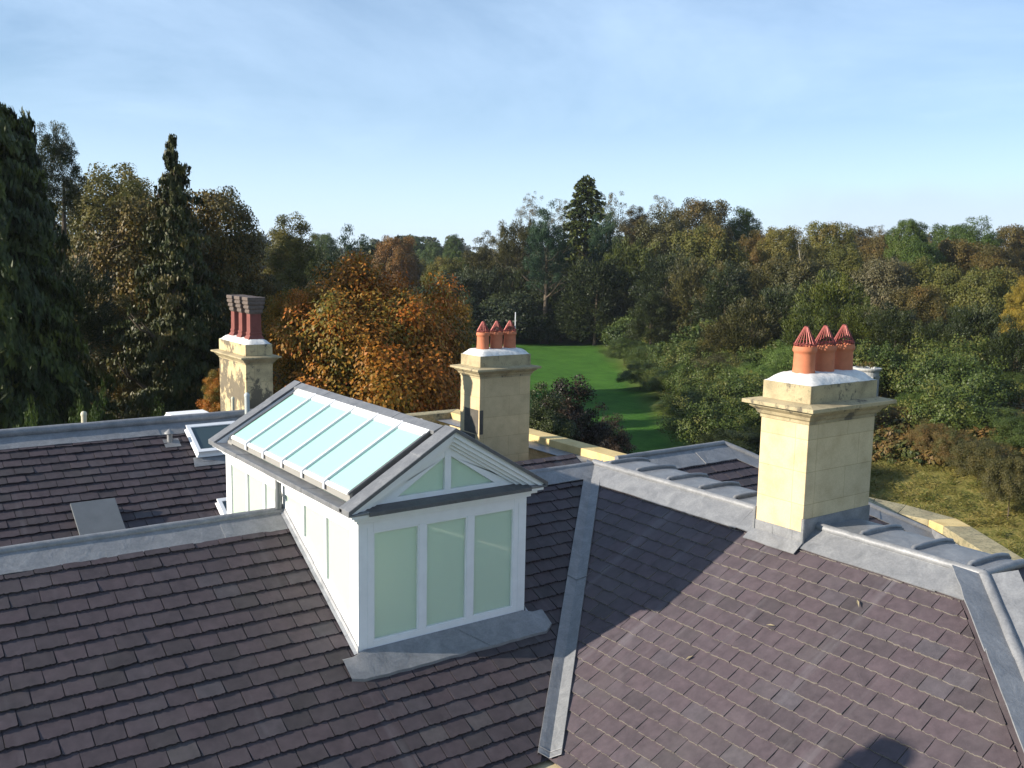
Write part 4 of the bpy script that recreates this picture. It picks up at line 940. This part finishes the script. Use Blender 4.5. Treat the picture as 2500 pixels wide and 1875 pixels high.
SHADE_LEAF = mk_leaf('shade_darkened_leaves', [(.010, .008, .005), (.018, .013, .008), (.030, .018, .010), (.045, .028, .012)], .05)  # leaf colour darkened to paint the shade over the near small trees
BRACK = mk_leaf('bracken_fronds', [(.035, .055, .014), (.07, .075, .020), (.15, .085, .026), (.11, .11, .03)], .2)
SPRAY = mk_leaf('weeping_sprays', [(.010, .018, .005), (.022, .034, .007), (.045, .060, .012), (.095, .11, .018)], .06)
HEML = mk_leaf('hemlock_sprays', [(.018, .028, .008), (.034, .044, .010), (.060, .060, .014), (.10, .075, .018)], .08)

# prototypes, unit radius; the number after the dot is the crown's height to width ratio
PM = {}
ASP = (1.0, 1.5, 2.1)
for i in range(3):
    for a in ASP[:(3 if i < 2 else 1)]: PM['broad%d' % i, a] = leaves_mesh('crown', *crown_blob(100 + i, int(130 * a ** .7), 270, 1, a, (.040, .030), 'broad', -.5, (.13, .27), .10), OLIVE)
for i in range(3):
    for a in ASP[:(3 if i < 2 else 1)]: PM['yew%d' % i, a] = leaves_mesh('crown', *crown_blob(200 + i, int(120 * a ** .7), 210, 1, a, (.062, .020), 'yew', -.6, (.12, .25), .24), GREEN_D)
PM['open0', 1.0] = leaves_mesh('crown', *crown_blob(300, 40, 170, 1, 1, (.036, .026), 'broad', -.3, (.10, .17), .3), GREYB)
PM['open1', 1.0] = leaves_mesh('crown', *crown_blob(301, 60, 170, 1, 1, (.036, .026), 'broad', -.3, (.11, .18), .3), GREYB)
PM['con0'] = leaves_mesh('crown', *conifer(400, 30, 40, .03, .30, .22, (.030, .015), .06, .7, False), GREEN_D)
PM['con1'] = leaves_mesh('crown', *conifer(401, 64, 44, .05, .26, .30, (.026, .012), .05, .62, False), GREEN_D)
for i in range(3): PM['shrub%d' % i] = leaves_mesh('crown', *crown_blob(500 + i, 170, 330, 1, 1, (.031, .018), 'broad', -.25, (.12, .25), .2), RHODO)
TR = [trunk_mesh('trunk', 1, .022, 9, 7 + i, BARK) for i in range(3)]
BARE = [bare_mesh('branches', 3, BARK_PALE, 5), bare_mesh('branches', 9, BARK_PALE, 4, .35)]
HOR = lambda u, v: _r * ((u - CX) / FPX) + _d * ((v - CY) / FPX) + _f
def at(u, v, D):
    """world point seen at photograph position (u, v) at D metres of ground distance"""
    r = HOR(u, v); return r * (D / math.hypot(r[0], r[1]))
tr = random.Random(77)
def put(me, name, par, loc, scale, rotz, mat=None):
    o = bpy.data.objects.new(name, me); COL.objects.link(o); o.parent = par; o.location = loc; o.scale = scale; o.rotation_euler = (0, 0, rotz)
    if mat: o.material_slots[0].link = 'OBJECT'; o.material_slots[0].material = mat
    return o
def tree(u, v, hw, D, kind, mat, name, label, cat='tree', group=None, cover=.72, limbs=True):
    """u, v, hw are read off the photograph 2212 px wide: crown middle, top and half width; D the distance in metres"""
    u, v, hw = u * 1.1302, v * 1.1302, hw * 1.1302
    p = at(u, v, D); dep = float(np.dot(p, _f)); r = hw / FPX * dep; gz = float(ground(p[0], p[1])); H = p[2] - gz
    e = empty(name, (p[0], p[1], gz)); tag(e, label, cat, group); rz = tr.uniform(0, 6.28)
    if kind.startswith('con'):
        b = .30 if kind == 'con0' else .26
        put(PM[kind], 'crown', e, (0, 0, 0), (r / b, r / b, H * 1.0), rz, mat)
        put(TR[0], 'trunk', e, (0, 0, 0), (H * .8, H * .8, H * .93), 0)
    elif kind.startswith('bare'):
        put(BARE[int(kind[-1])], 'branches', e, (0, 0, 0), (r * 2.2, r * 2.2, H * 1.0), rz, mat)
    elif kind.startswith('shrub'):
        hh = H / 1.75
        put(PM[kind], 'foliage', e, (0, 0, hh * .75), (r, r, hh), rz, mat)
        put(TR[1], 'stem', e, (0, 0, 0), (H * .5, H * .5, H * .7), 0)
    else:
        r *= 1.08; hh = min(H * cover / 2 / .96, r * 2.3)
        if kind in ('broad3',): kind = 'broad2'
        keys = [a for a in ASP if (kind, a) in PM]; a = min(keys, key=lambda q: abs(math.log(q / (hh / r))))
        hh = min(hh, r * a * 1.35)
        put(PM[kind, a], 'crown', e, (0, 0, H - hh * 1.0), (r / .98, r / .98, hh / a), rz, mat)
        put(TR[tr.randrange(3)], 'trunk', e, (0, 0, 0), (H * 1.0, H * 1.0, H * .86), rz)
    return e
T_ = tree
# ---- far left group
def unique_tree(u, v, hw, D, args, mat, name, label, trunk_r=.03, rot=0, smin=None):
    u, v, hw = u * 1.1302, v * 1.1302, hw * 1.1302
    p = at(u, v, D); dep = float(np.dot(p, _f)); r = hw / FPX * dep; gz = float(ground(p[0], p[1])); H = p[2] - gz
    e = empty(name, (p[0], p[1], gz)); tag(e, label, 'tree'); b = args.get('base', .3)
    me = leaves_mesh('crown', *conifer(**args), mat)
    put(me, 'crown', e, (0, 0, 0), (r / b, r / b, H), rot); put(trunk_mesh('trunk', 1, trunk_r, 14, 5, BARK, .22, .2), 'trunk', e, (0, 0, 0), (H, H, H * .97), 0)
    return e
unique_tree(-45, 216, 265, 42, dict(seed=900, n_lv=76, per=170, top=.05, base=.36, droop=.30, leaf=(.022, .0072), z0=.02, power=.50), SPRAY, 'weeping_conifer', 'tall dark weeping conifer filling the left edge of the photo')
unique_tree(40, 255, 135, 43, dict(seed=905, n_lv=58, per=120, top=.03, base=.25, droop=.5, leaf=(.024, .0072), z0=.05, power=.5), SPRAY, 'weeping_conifer', 'narrower second leader of dark weeping conifer at the top left corner of the wood')
unique_tree(372, 300, 195, 46, dict(seed=901, n_lv=60, per=170, top=.012, base=.30, droop=.22, leaf=(.015, .0068), z0=.02, power=.92, gap=.15), HEML, 'drooping_conifer', 'conifer with thin ragged top and drooping olive sprays left of the old chimney')
T_(118, 268, 52, 56, 'yew1', GREEN_D, 'cedar', 'dark flat branched cedar just right of the tallest left conifer top', cover=.35)
T_(235, 360, 115, 78, 'broad0', OLIVEY, 'oak_tree', 'yellow olive broadleaf tree between the weeping conifer and the drooping conifer')
T_(300, 395, 80, 74, 'broad1', OLIVEY, 'oak_tree', 'yellow olive broadleaf crown directly behind the thin topped conifer', )
T_(300, 430, 125, 56, 'broad2', CHESTD, 'horse_chestnut', 'dark horse chestnut with rusty leaf edges behind the drooping conifer', cover=.86)
T_(455, 410, 110, 60, 'broad3', CHESTD, 'horse_chestnut', 'dark rounded horse chestnut above and left of the old chimney pots', cover=.88)
T_(520, 520, 75, 66, 'broad0', CHESTD, 'horse_chestnut', 'lower shaded chestnut crown right of the dark rounded chestnut', cover=.9)
T_(628, 468, 72, 82, 'broad1', OLIVEY, 'ash_tree', 'olive tree with bare twigs on top right of the dark chestnut', cover=.85)
T_(600, 460, 40, 80, 'bare0', BARK, 'bare_tree', 'thin bare twigs rising above the olive tree right of the dark chestnut')
T_(752, 497, 68, 76, 'yew0', GREEN_B, 'pine_tree', 'blue green pine above the orange chestnut', cover=.9)
T_(700, 540, 50, 72, 'yew1', GREEN_D, 'yew_tree', 'near black yew left of the blue green pine', cover=.9)
T_(852, 512, 50, 165, 'broad2', ORANGE2, 'beech_tree', 'rust orange beech behind the blue green pine', cover=.85)
T_(880, 545, 38, 170, 'broad0', CHESTD, 'beech_tree', 'dull brown tree at the right foot of the rust orange beech', cover=.85)
T_(560, 600, 70, 62, 'broad3', CHESTD, 'horse_chestnut', 'deeply shaded chestnut behind the old square chimney pots', cover=.92)
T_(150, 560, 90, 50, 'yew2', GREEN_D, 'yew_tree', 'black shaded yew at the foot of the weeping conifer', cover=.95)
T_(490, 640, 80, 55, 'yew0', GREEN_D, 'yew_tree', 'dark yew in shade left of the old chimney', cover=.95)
T_(250, 640, 70, 52, 'broad1', CHESTD, 'horse_chestnut', 'rusty lower chestnut boughs left of the drooping conifer', cover=.95)
T_(200, 868, 60, 30, 'shrub0', MIDG, 'shrub', 'green bush just beyond the rear ridge left of the beige vent pipe', 'shrub')
T_(60, 905, 75, 28, 'shrub1', MIDG, 'shrub', 'green bush beyond the rear ridge at the left edge', 'shrub')
T_(330, 905, 80, 30, 'shrub2', RHODO, 'shrub', 'dark bush beyond the rear ridge left of the skylights', 'shrub')
# ---- the orange chestnut
def orange():
    D = 42; u, v, hw = 800 * 1.1302, 573 * 1.1302, 232 * 1.1302
    p = at(u, v, D); dep = float(np.dot(p, _f)); r = hw / FPX * dep; gz = float(ground(p[0], p[1])); H = p[2] - gz
    e = empty('horse_chestnut', (p[0], p[1], gz)); tag(e, 'large orange and green autumn horse chestnut between the left and middle chimneys', 'tree')
    hh = H * .47
    C, Nn, Up, L, Wd, T = crown_blob(77, 420, 10000, r, hh, (.165, .095), 'chestnut', -.75, (.45, .85), .13)
    me = leaves_mesh('crown', C, Nn, Up, L, Wd, T + .10 * np.sin(C[:, 0] * .9 + C[:, 2] * .6), ORANGE); put(me, 'crown', e, (0, 0, H - hh), (1, 1, 1), 0)
    put(trunk_mesh('trunk', 1, .03, 16, 3, BARK), 'trunk', e, (0, 0, 0), (H, H, H * .85), 0)
orange()
T_(650, 625, 78, 41, 'broad2', ORANGE, 'horse_chestnut', 'smaller orange chestnut crown right behind the old square pots', cover=.9)
T_(940, 640, 80, 47, 'broad3', ORANGE, 'horse_chestnut', 'dull orange chestnut crown left of the middle chimney pots', cover=.9)
T_(470, 800, 40, 34, 'broad1', ORANGE, 'horse_chestnut', 'small orange bough showing left of the old chimney body', cover=.35)
# ---- far distance
for a in ((893, 512, 34, 300, 'rounded blue grey far tree, leftmost of three on the horizon'), (937, 522, 30, 290, 'low blue grey far tree, middle of three on the horizon'), (982, 508, 27, 270, 'rounded far tree on the horizon, rightmost of three')):
    T_(a[0], a[1], a[2], a[3], 'broad1', MIDG, 'oak_tree', a[4], cover=.85)
T_(905, 560, 45, 180, 'broad0', OLIVEY, 'oak_tree', 'olive tree below the far rounded trees right of the beech')
T_(965, 556, 50, 160, 'broad2', OLIVE, 'oak_tree', 'olive green tree in the gap below the far trees')
T_(700, 505, 30, 240, 'broad3', MIDG, 'oak_tree', 'pale far tree glimpsed left of the blue green pine')
# ---- middle skyline
T_(1048, 505, 52, 158, 'yew0', BROWN_Y, 'yew_tree', 'pointed dark yew left of the pale birch tops', cover=.92)
T_(995, 548, 45, 160, 'yew1', MIDG, 'yew_tree', 'green yew left of the pointed dark yew', cover=.92)
T_(1090, 500, 38, 160, 'open1', OLIVEY, 'birch_tree', 'pale yellow birch tops between pointed yew and open pine', cover=.6)
T_(1148, 413, 34, 165, 'open0', GREYB, 'pine_tree', 'open branched tree with see through crown left of the tall dark conifer', cover=.42)
T_(1125, 475, 50, 150, 'yew2', BROWN_Y, 'yew_tree', 'brown green yew below the open branched tree', cover=.95)
T_(1183, 442, 48, 140, 'yew0', GREEN_B, 'pine_tree', 'dark green pine between the open branched tree and tall conifer', cover=.95)
T_(1218, 430, 38, 170, 'open1', GREYB, 'oak_tree', 'grey brown half bare tree just left of the tall conifer', cover=.75)
T_(1268, 383, 84, 150, 'con1', GREEN_Y, 'sequoia', 'tallest dark conifer standing above the middle of the wood')
T_(1322, 414, 50, 165, 'open1', GREYB, 'oak_tree', 'grey domed tree immediately right of the tallest conifer', cover=.8)
T_(1308, 462, 36, 146, 'yew1', GREEN_B, 'pine_tree', 'blue green pine below the grey domed tree', cover=.95)
T_(1374, 448, 38, 168, 'broad1', BROWN, 'oak_tree', 'small rusty tree on the skyline right of the grey domed tree', cover=.8)
T_(1430, 422, 46, 172, 'open1', GREYB, 'oak_tree', 'half bare grey tree on the skyline above the olive wood', cover=.7)
T_(1515, 433, 72, 155, 'broad2', BROWN, 'beech_tree', 'broad brown topped beech on the middle skyline', cover=.92)
T_(1440, 462, 80, 145, 'broad0', BROWN_Y, 'oak_tree', 'wide brown olive oak below the half bare grey tree', cover=.95)
T_(1530, 490, 78, 135, 'broad3', OLIVE, 'oak_tree', 'wide olive oak in sun below the brown topped beech', cover=.95)
T_(1602, 452, 55, 160, 'broad1', MIDG, 'oak_tree', 'dark green crown right of the brown topped beech', cover=.9)
T_(1655, 452, 36, 165, 'bare1', BARK_PALE, 'bare_tree', 'wispy bare tree on the skyline left of the pale dead tree')
T_(1640, 500, 50, 150, 'broad0', BROWN, 'oak_tree', 'orange brown tree left of the pale dead tree', cover=.9)
T_(1738, 458, 46, 112, 'bare0', BARK_PALE, 'dead_tree', 'pale dead tree with white forked limbs above the right wood')
T_(1700, 492, 55, 140, 'broad2', OLIVEY, 'oak_tree', 'yellow olive tree behind the pale dead tree', cover=.9)
T_(1790, 482, 58, 150, 'broad3', OLIVE, 'oak_tree', 'olive brown tree right of the pale dead tree', cover=.9)
T_(1850, 490, 52, 175, 'broad1', BROWN, 'oak_tree', 'brown low skyline tree left of the flat topped pine', cover=.9)
T_(1898, 486, 36, 190, 'open1', GREYB, 'pine_tree', 'flat topped pine on the right skyline', cover=.45)
T_(1915, 500, 55, 170, 'broad0', BROWN, 'oak_tree', 'brown tree beneath the flat topped pine', cover=.9)
T_(1962, 476, 40, 135, 'broad2', MIDG, 'oak_tree', 'bright green crown rising above the right wood', cover=.95)
T_(1990, 520, 62, 130, 'broad1', MIDG, 'oak_tree', 'green lower crown below the bright green one on the right', cover=.95)
T_(2065, 486, 50, 165, 'broad3', MIDG, 'oak_tree', 'dark green far crown between the bright green tree and the broad green one', cover=.9)
T_(2115, 473, 58, 160, 'broad0', MIDG, 'oak_tree', 'broad dark green crown on the right skyline', cover=.95)
T_(2112, 488, 45, 148, 'bare1', BARK_PALE, 'bare_tree', 'pale bare branches in front of the broad green crown at right')
T_(2190, 490, 60, 170, 'broad2', BROWN, 'oak_tree', 'brown skyline tree at the right edge', cover=.9)
T_(2060, 520, 60, 140, 'broad3', BROWN, 'oak_tree', 'brown autumn tree below the dark green far crown', cover=.95)
T_(2150, 530, 70, 135, 'broad1', BROWN, 'oak_tree', 'olive brown tree at right below the broad green crown', cover=.95)
# ---- second row
T_(1290, 560, 92, 138, 'yew1', GREEN_D, 'yew_tree', 'very large dark yew behind the lawn below the tallest conifer', cover=.98)
T_(1360, 515, 66, 140, 'yew2', GREEN_Y, 'yew_tree', 'tall feathery yew right of the very large dark yew', cover=.98)
T_(1140, 560, 72, 150, 'yew0', GREEN_D, 'yew_tree', 'dark layered yew above the middle chimney rod', cover=.98)
T_(1060, 575, 76, 152, 'yew2', GREEN_D, 'yew_tree', 'dark yew above the middle chimney pots', cover=.98)
T_(985, 590, 64, 148, 'yew1', GREEN_D, 'yew_tree', 'dark yew between the orange chestnut and the middle pots', cover=.98)
T_(1215, 600, 62, 143, 'yew2', GREEN_D, 'yew_tree', 'black shaded yew left of the very large dark yew', cover=.98)
T_(1100, 640, 60, 144, 'yew1', GREEN_D, 'yew_tree', 'low black yew at the left end of the lawn', cover=.98)
T_(1440, 540, 70, 128, 'yew0', GREEN_D, 'yew_tree', 'dark yew in the hollow right of the feathery yew', cover=.98)
T_(1500, 560, 66, 118, 'yew2', BROWN_Y, 'yew_tree', 'brown green yew below the wide olive oak', cover=.98)
T_(1570, 570, 70, 112, 'yew1', GREEN_D, 'yew_tree', 'dark yew left of the gold green yews', cover=.98)
T_(1410, 620, 56, 118, 'yew1', GREEN_D, 'yew_tree', 'shaded yew over the far right corner of the lawn', cover=.98)
T_(1660, 555, 74, 118, 'yew0', BROWN_Y, 'yew_tree', 'brown green yew below the pale dead tree', cover=.98)
T_(1740, 560, 72, 112, 'broad3', BROWN_Y, 'oak_tree', 'dark olive oak around the trunk of the pale dead tree', cover=.98)
T_(1820, 530, 60, 128, 'broad0', OLIVE, 'oak_tree', 'olive oak above the large gold green yew', cover=.98)
T_(1905, 560, 70, 112, 'broad2', GREYB, 'oak_tree', 'grey brown fine twigged tree above the right chimney pots to the right', cover=.95)
T_(1975, 560, 60, 118, 'broad1', OLIVE, 'oak_tree', 'olive tree below the green crowns on the right', cover=.98)
T_(2050, 575, 80, 112, 'broad0', OLIVE, 'oak_tree', 'pale olive oak in the right wood', cover=.98)
T_(2150, 580, 75, 108, 'broad3', OLIVE, 'oak_tree', 'sunlit olive oak near the right edge', cover=.98)
T_(2215, 600, 40, 84, 'broad1', YELLOW, 'maple_tree', 'yellow tree at the right edge', cover=.7)
T_(2035, 640, 34, 100, 'open1', OLIVEY, 'birch_tree', 'small yellowish birch in the right wood', cover=.7)
# ---- third row
T_(1625, 645, 72, 92, 'yew2', BROWN_Y, 'yew_tree', 'rounded olive yew above the rhododendrons left of the right chimney', cover=.98)
T_(1560, 690, 50, 92, 'yew0', BROWN_Y, 'yew_tree', 'small olive yew at the left foot of the rounded olive yew', cover=.98)
T_(1700, 620, 72, 98, 'yew1', GREEN_D, 'yew_tree', 'dark yew between the rounded olive yew and the gold green yew', cover=.98)
T_(1800, 590, 85, 92, 'yew2', GREEN_Y, 'yew_tree', 'large gold green yew behind the right chimney pots', cover=.98)
T_(1760, 660, 75, 84, 'yew0', GREEN_Y, 'yew_tree', 'gold green yew just left of the right chimney pots', cover=.98)
T_(1870, 650, 60, 86, 'yew1', GREEN_Y, 'yew_tree', 'feathery gold green yew just right of the right chimney pots', cover=.98)
T_(1940, 660, 65, 84, 'yew0', GREEN_D, 'yew_tree', 'black shaded yew right of the feathery yew', cover=.98)
T_(1990, 620, 60, 98, 'broad2', BROWN, 'oak_tree', 'brown oak top rising from the dark wood at right', cover=.95)
T_(2035, 690, 60, 82, 'yew2', GREEN_D, 'yew_tree', 'dark shaded yew in the right hand hollow', cover=.98)
T_(2120, 660, 72, 86, 'yew1', GREEN_D, 'yew_tree', 'dark shaded yew below the sunlit oaks at right', cover=.98)
T_(2200, 690, 66, 78, 'yew0', GREEN_D, 'yew_tree', 'dark shaded yew at the right edge', cover=.98)
# ---- rhododendrons beyond the lawn
for a in ((1350, 735, 40, 112, RHODO, 'rhododendron at the far right corner of the lawn'), (1400, 745, 42, 104, RHODO, 'second rhododendron along the right side of the lawn'), (1445, 752, 40, 100, BROWN_Y, 'brownish rhododendron beyond the lawn edge'),
          (1385, 785, 42, 92, RHODO, 'low green rhododendron on the lawn edge left of the brownish one'), (1440, 800, 46, 86, RHODO, 'green rhododendron bulging onto the lawn edge'), (1510, 735, 48, 98, RHODO, 'tall green rhododendron below the small olive yew'),
          (1490, 790, 44, 84, MIDG, 'mid green bush right of the bulging rhododendron'), (1560, 770, 55, 84, BROWN_Y, 'brown tinged rhododendron left of the bright green ones'), (1590, 800, 45, 78, RHODO, 'dark green rhododendron below the brown tinged one'),
          (1650, 790, 52, 76, LITEG, 'bright yellow green bush left of the right chimney block'), (1700, 745, 48, 80, LITEG, 'bright green bush behind the flaunching of the right chimney'), (1500, 850, 50, 72, RHODO, 'shaded rhododendron beside the dark part of the lawn'),
          (1560, 880, 52, 68, RHODO, 'shaded low bush left of the right chimney cornice'), (1590, 930, 55, 60, GREEN_D, 'near black bush left of the right chimney body'), (1540, 930, 45, 62, GREEN_D, 'near black bush at the lawn edge, left of the right chimney body'),
          (1450, 870, 36, 78, RHODO, 'small shaded bush where the lawn narrows'),
          (1960, 790, 55, 78, RHODO, 'green rhododendron right of the white rotunda'), (2040, 800, 52, 72, RHODO, 'rhododendron in front of the dark yews at right'), (2110, 790, 50, 78, RHODO, 'rounded rhododendron high on the right bank'),
          (2180, 810, 52, 74, RHODO, 'rhododendron near the right edge above the bracken'), (2070, 860, 55, 66, RHODO, 'bushy rhododendron in the bracken at right'), (2150, 880, 58, 62, RHODO, 'large green rhododendron at right above the rough bank'),
          (2215, 900, 50, 58, RHODO, 'green rhododendron cut by the right edge'), (1985, 850, 42, 68, MIDG, 'green bush among bracken right of the right chimney'), (2120, 950, 50, 54, BROWN_Y, 'brown tinged bush at the top of the grassy bank'), (2190, 985, 48, 50, BROWN_Y, 'brown tinged bush at the right end of the grassy bank'),
          (2010, 915, 40, 58, BRACK, 'rusty bracken clump above the grassy bank'), (1940, 880, 38, 66, BRACK, 'rusty bracken clump right of the right chimney cornice'), (2065, 930, 40, 56, BRACK, 'rusty bracken clump left of the brown tinged bush')):
    T_(a[0], a[1] - 4, a[2] * 1.3, a[3], 'shrub%d' % tr.randrange(3), a[4], 'shrub', a[5], 'shrub')
T_(1235, 822, 95, 30, 'broad1', SHADE_LEAF, 'small_tree', 'dark shaded broadleaf tree between the middle chimney and the lawn', cover=.8)
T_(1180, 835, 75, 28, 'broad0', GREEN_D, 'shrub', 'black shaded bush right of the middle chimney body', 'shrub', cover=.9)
T_(1320, 900, 60, 33, 'broad0', SHADE_LEAF, 'small_tree', 'low dark leafy tree at the near end of the lawn', cover=.8)
# ---- far woods, low masses to the horizon, and undergrowth below the trees
def scatter(name, n, rng, ang, size, protoC, mat, seed, flat=.8, cond=None, rise=0):
    rg = np.random.default_rng(seed); vs = []
    C0, N0, U0, L0, W0, T0 = protoC; out = [[] for _ in range(6)]
    k = 0
    while k < n:
        r = math.sqrt(rg.uniform(rng[0] ** 2, rng[1] ** 2)); a = math.radians(rg.uniform(*ang)); x, y = r * math.sin(a), r * math.cos(a)
        if cond and not cond(x, y): continue
        k += 1; s = rg.uniform(*size); t = rg.uniform(0, 6.28); c, s_ = math.cos(t), math.sin(t); Rm = np.array([[c, -s_, 0], [s_, c, 0], [0, 0, 1]])
        base = np.array([x, y, float(ground(x, y)) + s * flat * .55])
        out[0].append(C0 @ Rm.T * s * np.array([1, 1, flat]) + base); out[1].append(N0 @ Rm.T); out[2].append(U0 @ Rm.T); out[3].append(L0 * s); out[4].append(W0 * s); out[5].append(T0 + rg.normal(0, .16))
    me = leaves_mesh(name, np.vstack(out[0]), np.vstack(out[1]), np.vstack(out[2]), np.concatenate(out[3]), np.concatenate(out[4]), np.concatenate(out[5]), mat)
    o = bpy.data.objects.new(name, me); COL.objects.link(o); return o
small = crown_blob(801, 26, 34, 1, 1, (.16, .11), 'broad', -.2, (.24, .4), .15)
fine = crown_blob(803, 46, 60, 1, 1, (.085, .05), 'broad', -.2, (.18, .32), .2)
tiny = crown_blob(802, 14, 16, 1, 1, (.30, .16), 'broad', -.1, (.3, .5), .2)
o = scatter('distant_woodland', 330, (240, 900), (2, 76), (6, 10), small, mk_leaf('far_wood_leaves', [(.03, .045, .018), (.055, .06, .022), (.09, .07, .028), (.06, .07, .025)], .1), 5, 1.1); tag(o, 'hazy distant woodland reaching the horizon', 'woodland', kind='stuff')
ROT = at(1873 * 1.1302, 794 * 1.1302, 72)
lawn_side = lambda x, y: (x * .80 - y * .60) > -2
PXY = lambda x, y: (float(np.dot(_r, (x, y, GZ)) / np.dot(_f, (x, y, GZ))) * FPX + CX)
def offlawn(x, y):
    d = math.hypot(x, y); u = PXY(x, y) / 1.1302; lim = 1320 + (135 - d) * 2.6
    return not (1000 < u < lim and 30 < d < 138)
o = scatter('undergrowth', 210, (92, 175), (30, 66), (1.8, 4.2), fine, RHODO, 6, .9, cond=lambda x, y: offlawn(x, y)); tag(o, 'dark undergrowth beneath the trees around the lawn', 'undergrowth', kind='stuff')
o = scatter('undergrowth', 100, (60, 96), (38, 62), (1.8, 3.2), crown_blob(805, 70, 95, 1, 1, (.05, .03), 'broad', -.2, (.16, .30), .2), RHODO, 26, .9, cond=lambda x, y: offlawn(x, y) and not (math.hypot(x, y) < 62 and math.atan2(x, y) > math.radians(51)) and not math.hypot(x - ROT[0], y - ROT[1]) < 5); tag(o, 'green shrub layer between the lawn, the rhododendrons and the bank', 'undergrowth', kind='stuff')
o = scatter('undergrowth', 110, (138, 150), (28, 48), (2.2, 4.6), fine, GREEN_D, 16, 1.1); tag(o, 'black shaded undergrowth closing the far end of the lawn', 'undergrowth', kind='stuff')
o = scatter('undergrowth', 150, (36, 130), (2, 30), (1.8, 3.6), fine, GREEN_D, 7, .9); tag(o, 'dark undergrowth beneath the trees at left', 'undergrowth', kind='stuff')
o = scatter('bracken', 420, (50, 74), (48, 66), (.5, 1.1), tiny, BRACK, 8, .7, cond=lambda x, y: offlawn(x, y) and math.hypot(x, y) > 52 + 5 * math.sin(x * .3)); tag(o, 'rusty bracken covering the top of the right bank', 'bracken', kind='stuff')
# tussocks on the bank: drooping blades
def tussocks():
    rg = np.random.default_rng(12); n = 2600; r = rg.uniform(28, 58, n); a = np.radians(rg.uniform(45, 66, n)); x, y = r * np.sin(a), r * np.cos(a)
    keep = (ground(x, y) > GZ + .15) | (rg.random(n) < .05); x, y = x[keep], y[keep]; n = len(x); m = 46
    ang = rg.uniform(0, 6.28, (n, m)); rad = rg.uniform(.0, .42, (n, m)) * rg.uniform(.6, 1.5, (n, 1)); hgt = rg.uniform(.05, .42, (n, m)) * (1 - rad)
    C = np.stack([x[:, None] + rad * np.cos(ang), y[:, None] + rad * np.sin(ang), ground(x, y)[:, None] + hgt], -1).reshape(-1, 3)
    U = np.stack([np.cos(ang) * .8, np.sin(ang) * .8, rg.uniform(-.2, .9, (n, m))], -1).reshape(-1, 3); N_ = rg.normal(size=U.shape) + np.array([0, 0, 1.])
    T = (rg.normal(.5, .22, (n, 1)) + rg.normal(0, .1, (n, m))).ravel()
    me = leaves_mesh('rough_grass', C, N_, U, .24, .030, T, mk_leaf('rough_grass_blades', [(.07, .095, .018), (.14, .14, .032), (.24, .20, .055), (.33, .25, .08)], .3))
    o = bpy.data.objects.new('rough_grass', me); COL.objects.link(o); tag(o, 'tussocky yellow green rough grass on the right bank', 'grass', kind='stuff')
tussocks()
# ---- white rotunda beyond the right chimney
def rotunda():
    p = at(2118 * 1.1302, 902 * 1.1302 * .995, 84); p = at(1873 * 1.1302, 794 * 1.1302, 72); gz = float(ground(p[0], p[1])); H = p[2] - gz; R0 = 30 * 1.1302 / FPX * float(np.dot(p, _f))
    e = empty('garden_rotunda', (p[0], p[1], gz)); tag(e, 'small roofless white garden rotunda among the trees behind the right chimney', 'rotunda')
    W_ = mk_plain('weathered_white_stone', (.42, .42, .40), .8, .3, 5, .4, .2)
    m = MB(); m.lathe((0, 0, H), [(R0 * .78, -.55), (R0 * .86, -.55), (R0 * .86, -.25), (R0 * .95, -.18), (R0, -.08), (R0, 0), (R0 * .8, .02), (R0 * .74, -.1), (R0 * .74, -.55)], 28); o = m.build('entablature', W_); o.parent = e
    for i in range(8):
        a = 2 * math.pi * i / 8 + .3; m = MB(); m.lathe((R0 * .8 * math.cos(a), R0 * .8 * math.sin(a), 0), [(.17, .2), (.17, .3), (.13, .35), (.12, (H - .6) * .5), (.105, H - .75), (.15, H - .66), (.15, H - .55)], 12); o = m.build('column', W_); o.parent = e
    m = MB(); m.lathe((0, 0, 0), [(R0 * 1.05, 0), (R0 * 1.05, .2), (R0 * .95, .2), (0.01, .21)], 28); o = m.build('floor_step', W_); o.parent = e
    me = leaves_mesh('dry_weeds', *(lambda c: (c[0] * np.array([R0 * .7, R0 * .7, .35]) + np.array([0, 0, H + .05]), c[1], c[2], c[3] * .35, c[4] * .2, c[5]))(crown_blob(9, 10, 16, 1, 1, (.9, .25), 'yew', 0)), BRACK); put(me, 'dry_weeds', e, (0, 0, 0), (1, 1, 1), 0)
rotunda()
# ---- hazy air
def haze():
    mt = bpy.data.materials.new('hazy_air'); mt.use_nodes = True; nt = mt.node_tree; nt.nodes.clear(); o = nt.nodes.new('ShaderNodeOutputMaterial')
    v = nt.nodes.new('ShaderNodeVolumePrincipled'); v.inputs['Color'].default_value = (.82, .9, 1, 1); v.inputs['Density'].default_value = .00014; v.inputs['Anisotropy'].default_value = .2
    nt.links.new(v.outputs[0], o.inputs['Volume']); q = MB(); q.box((-1200, -200, GZ - 8), (1400, 1400, 30)); h = q.build('haze', mt); tag(h, kind='stuff')
haze()
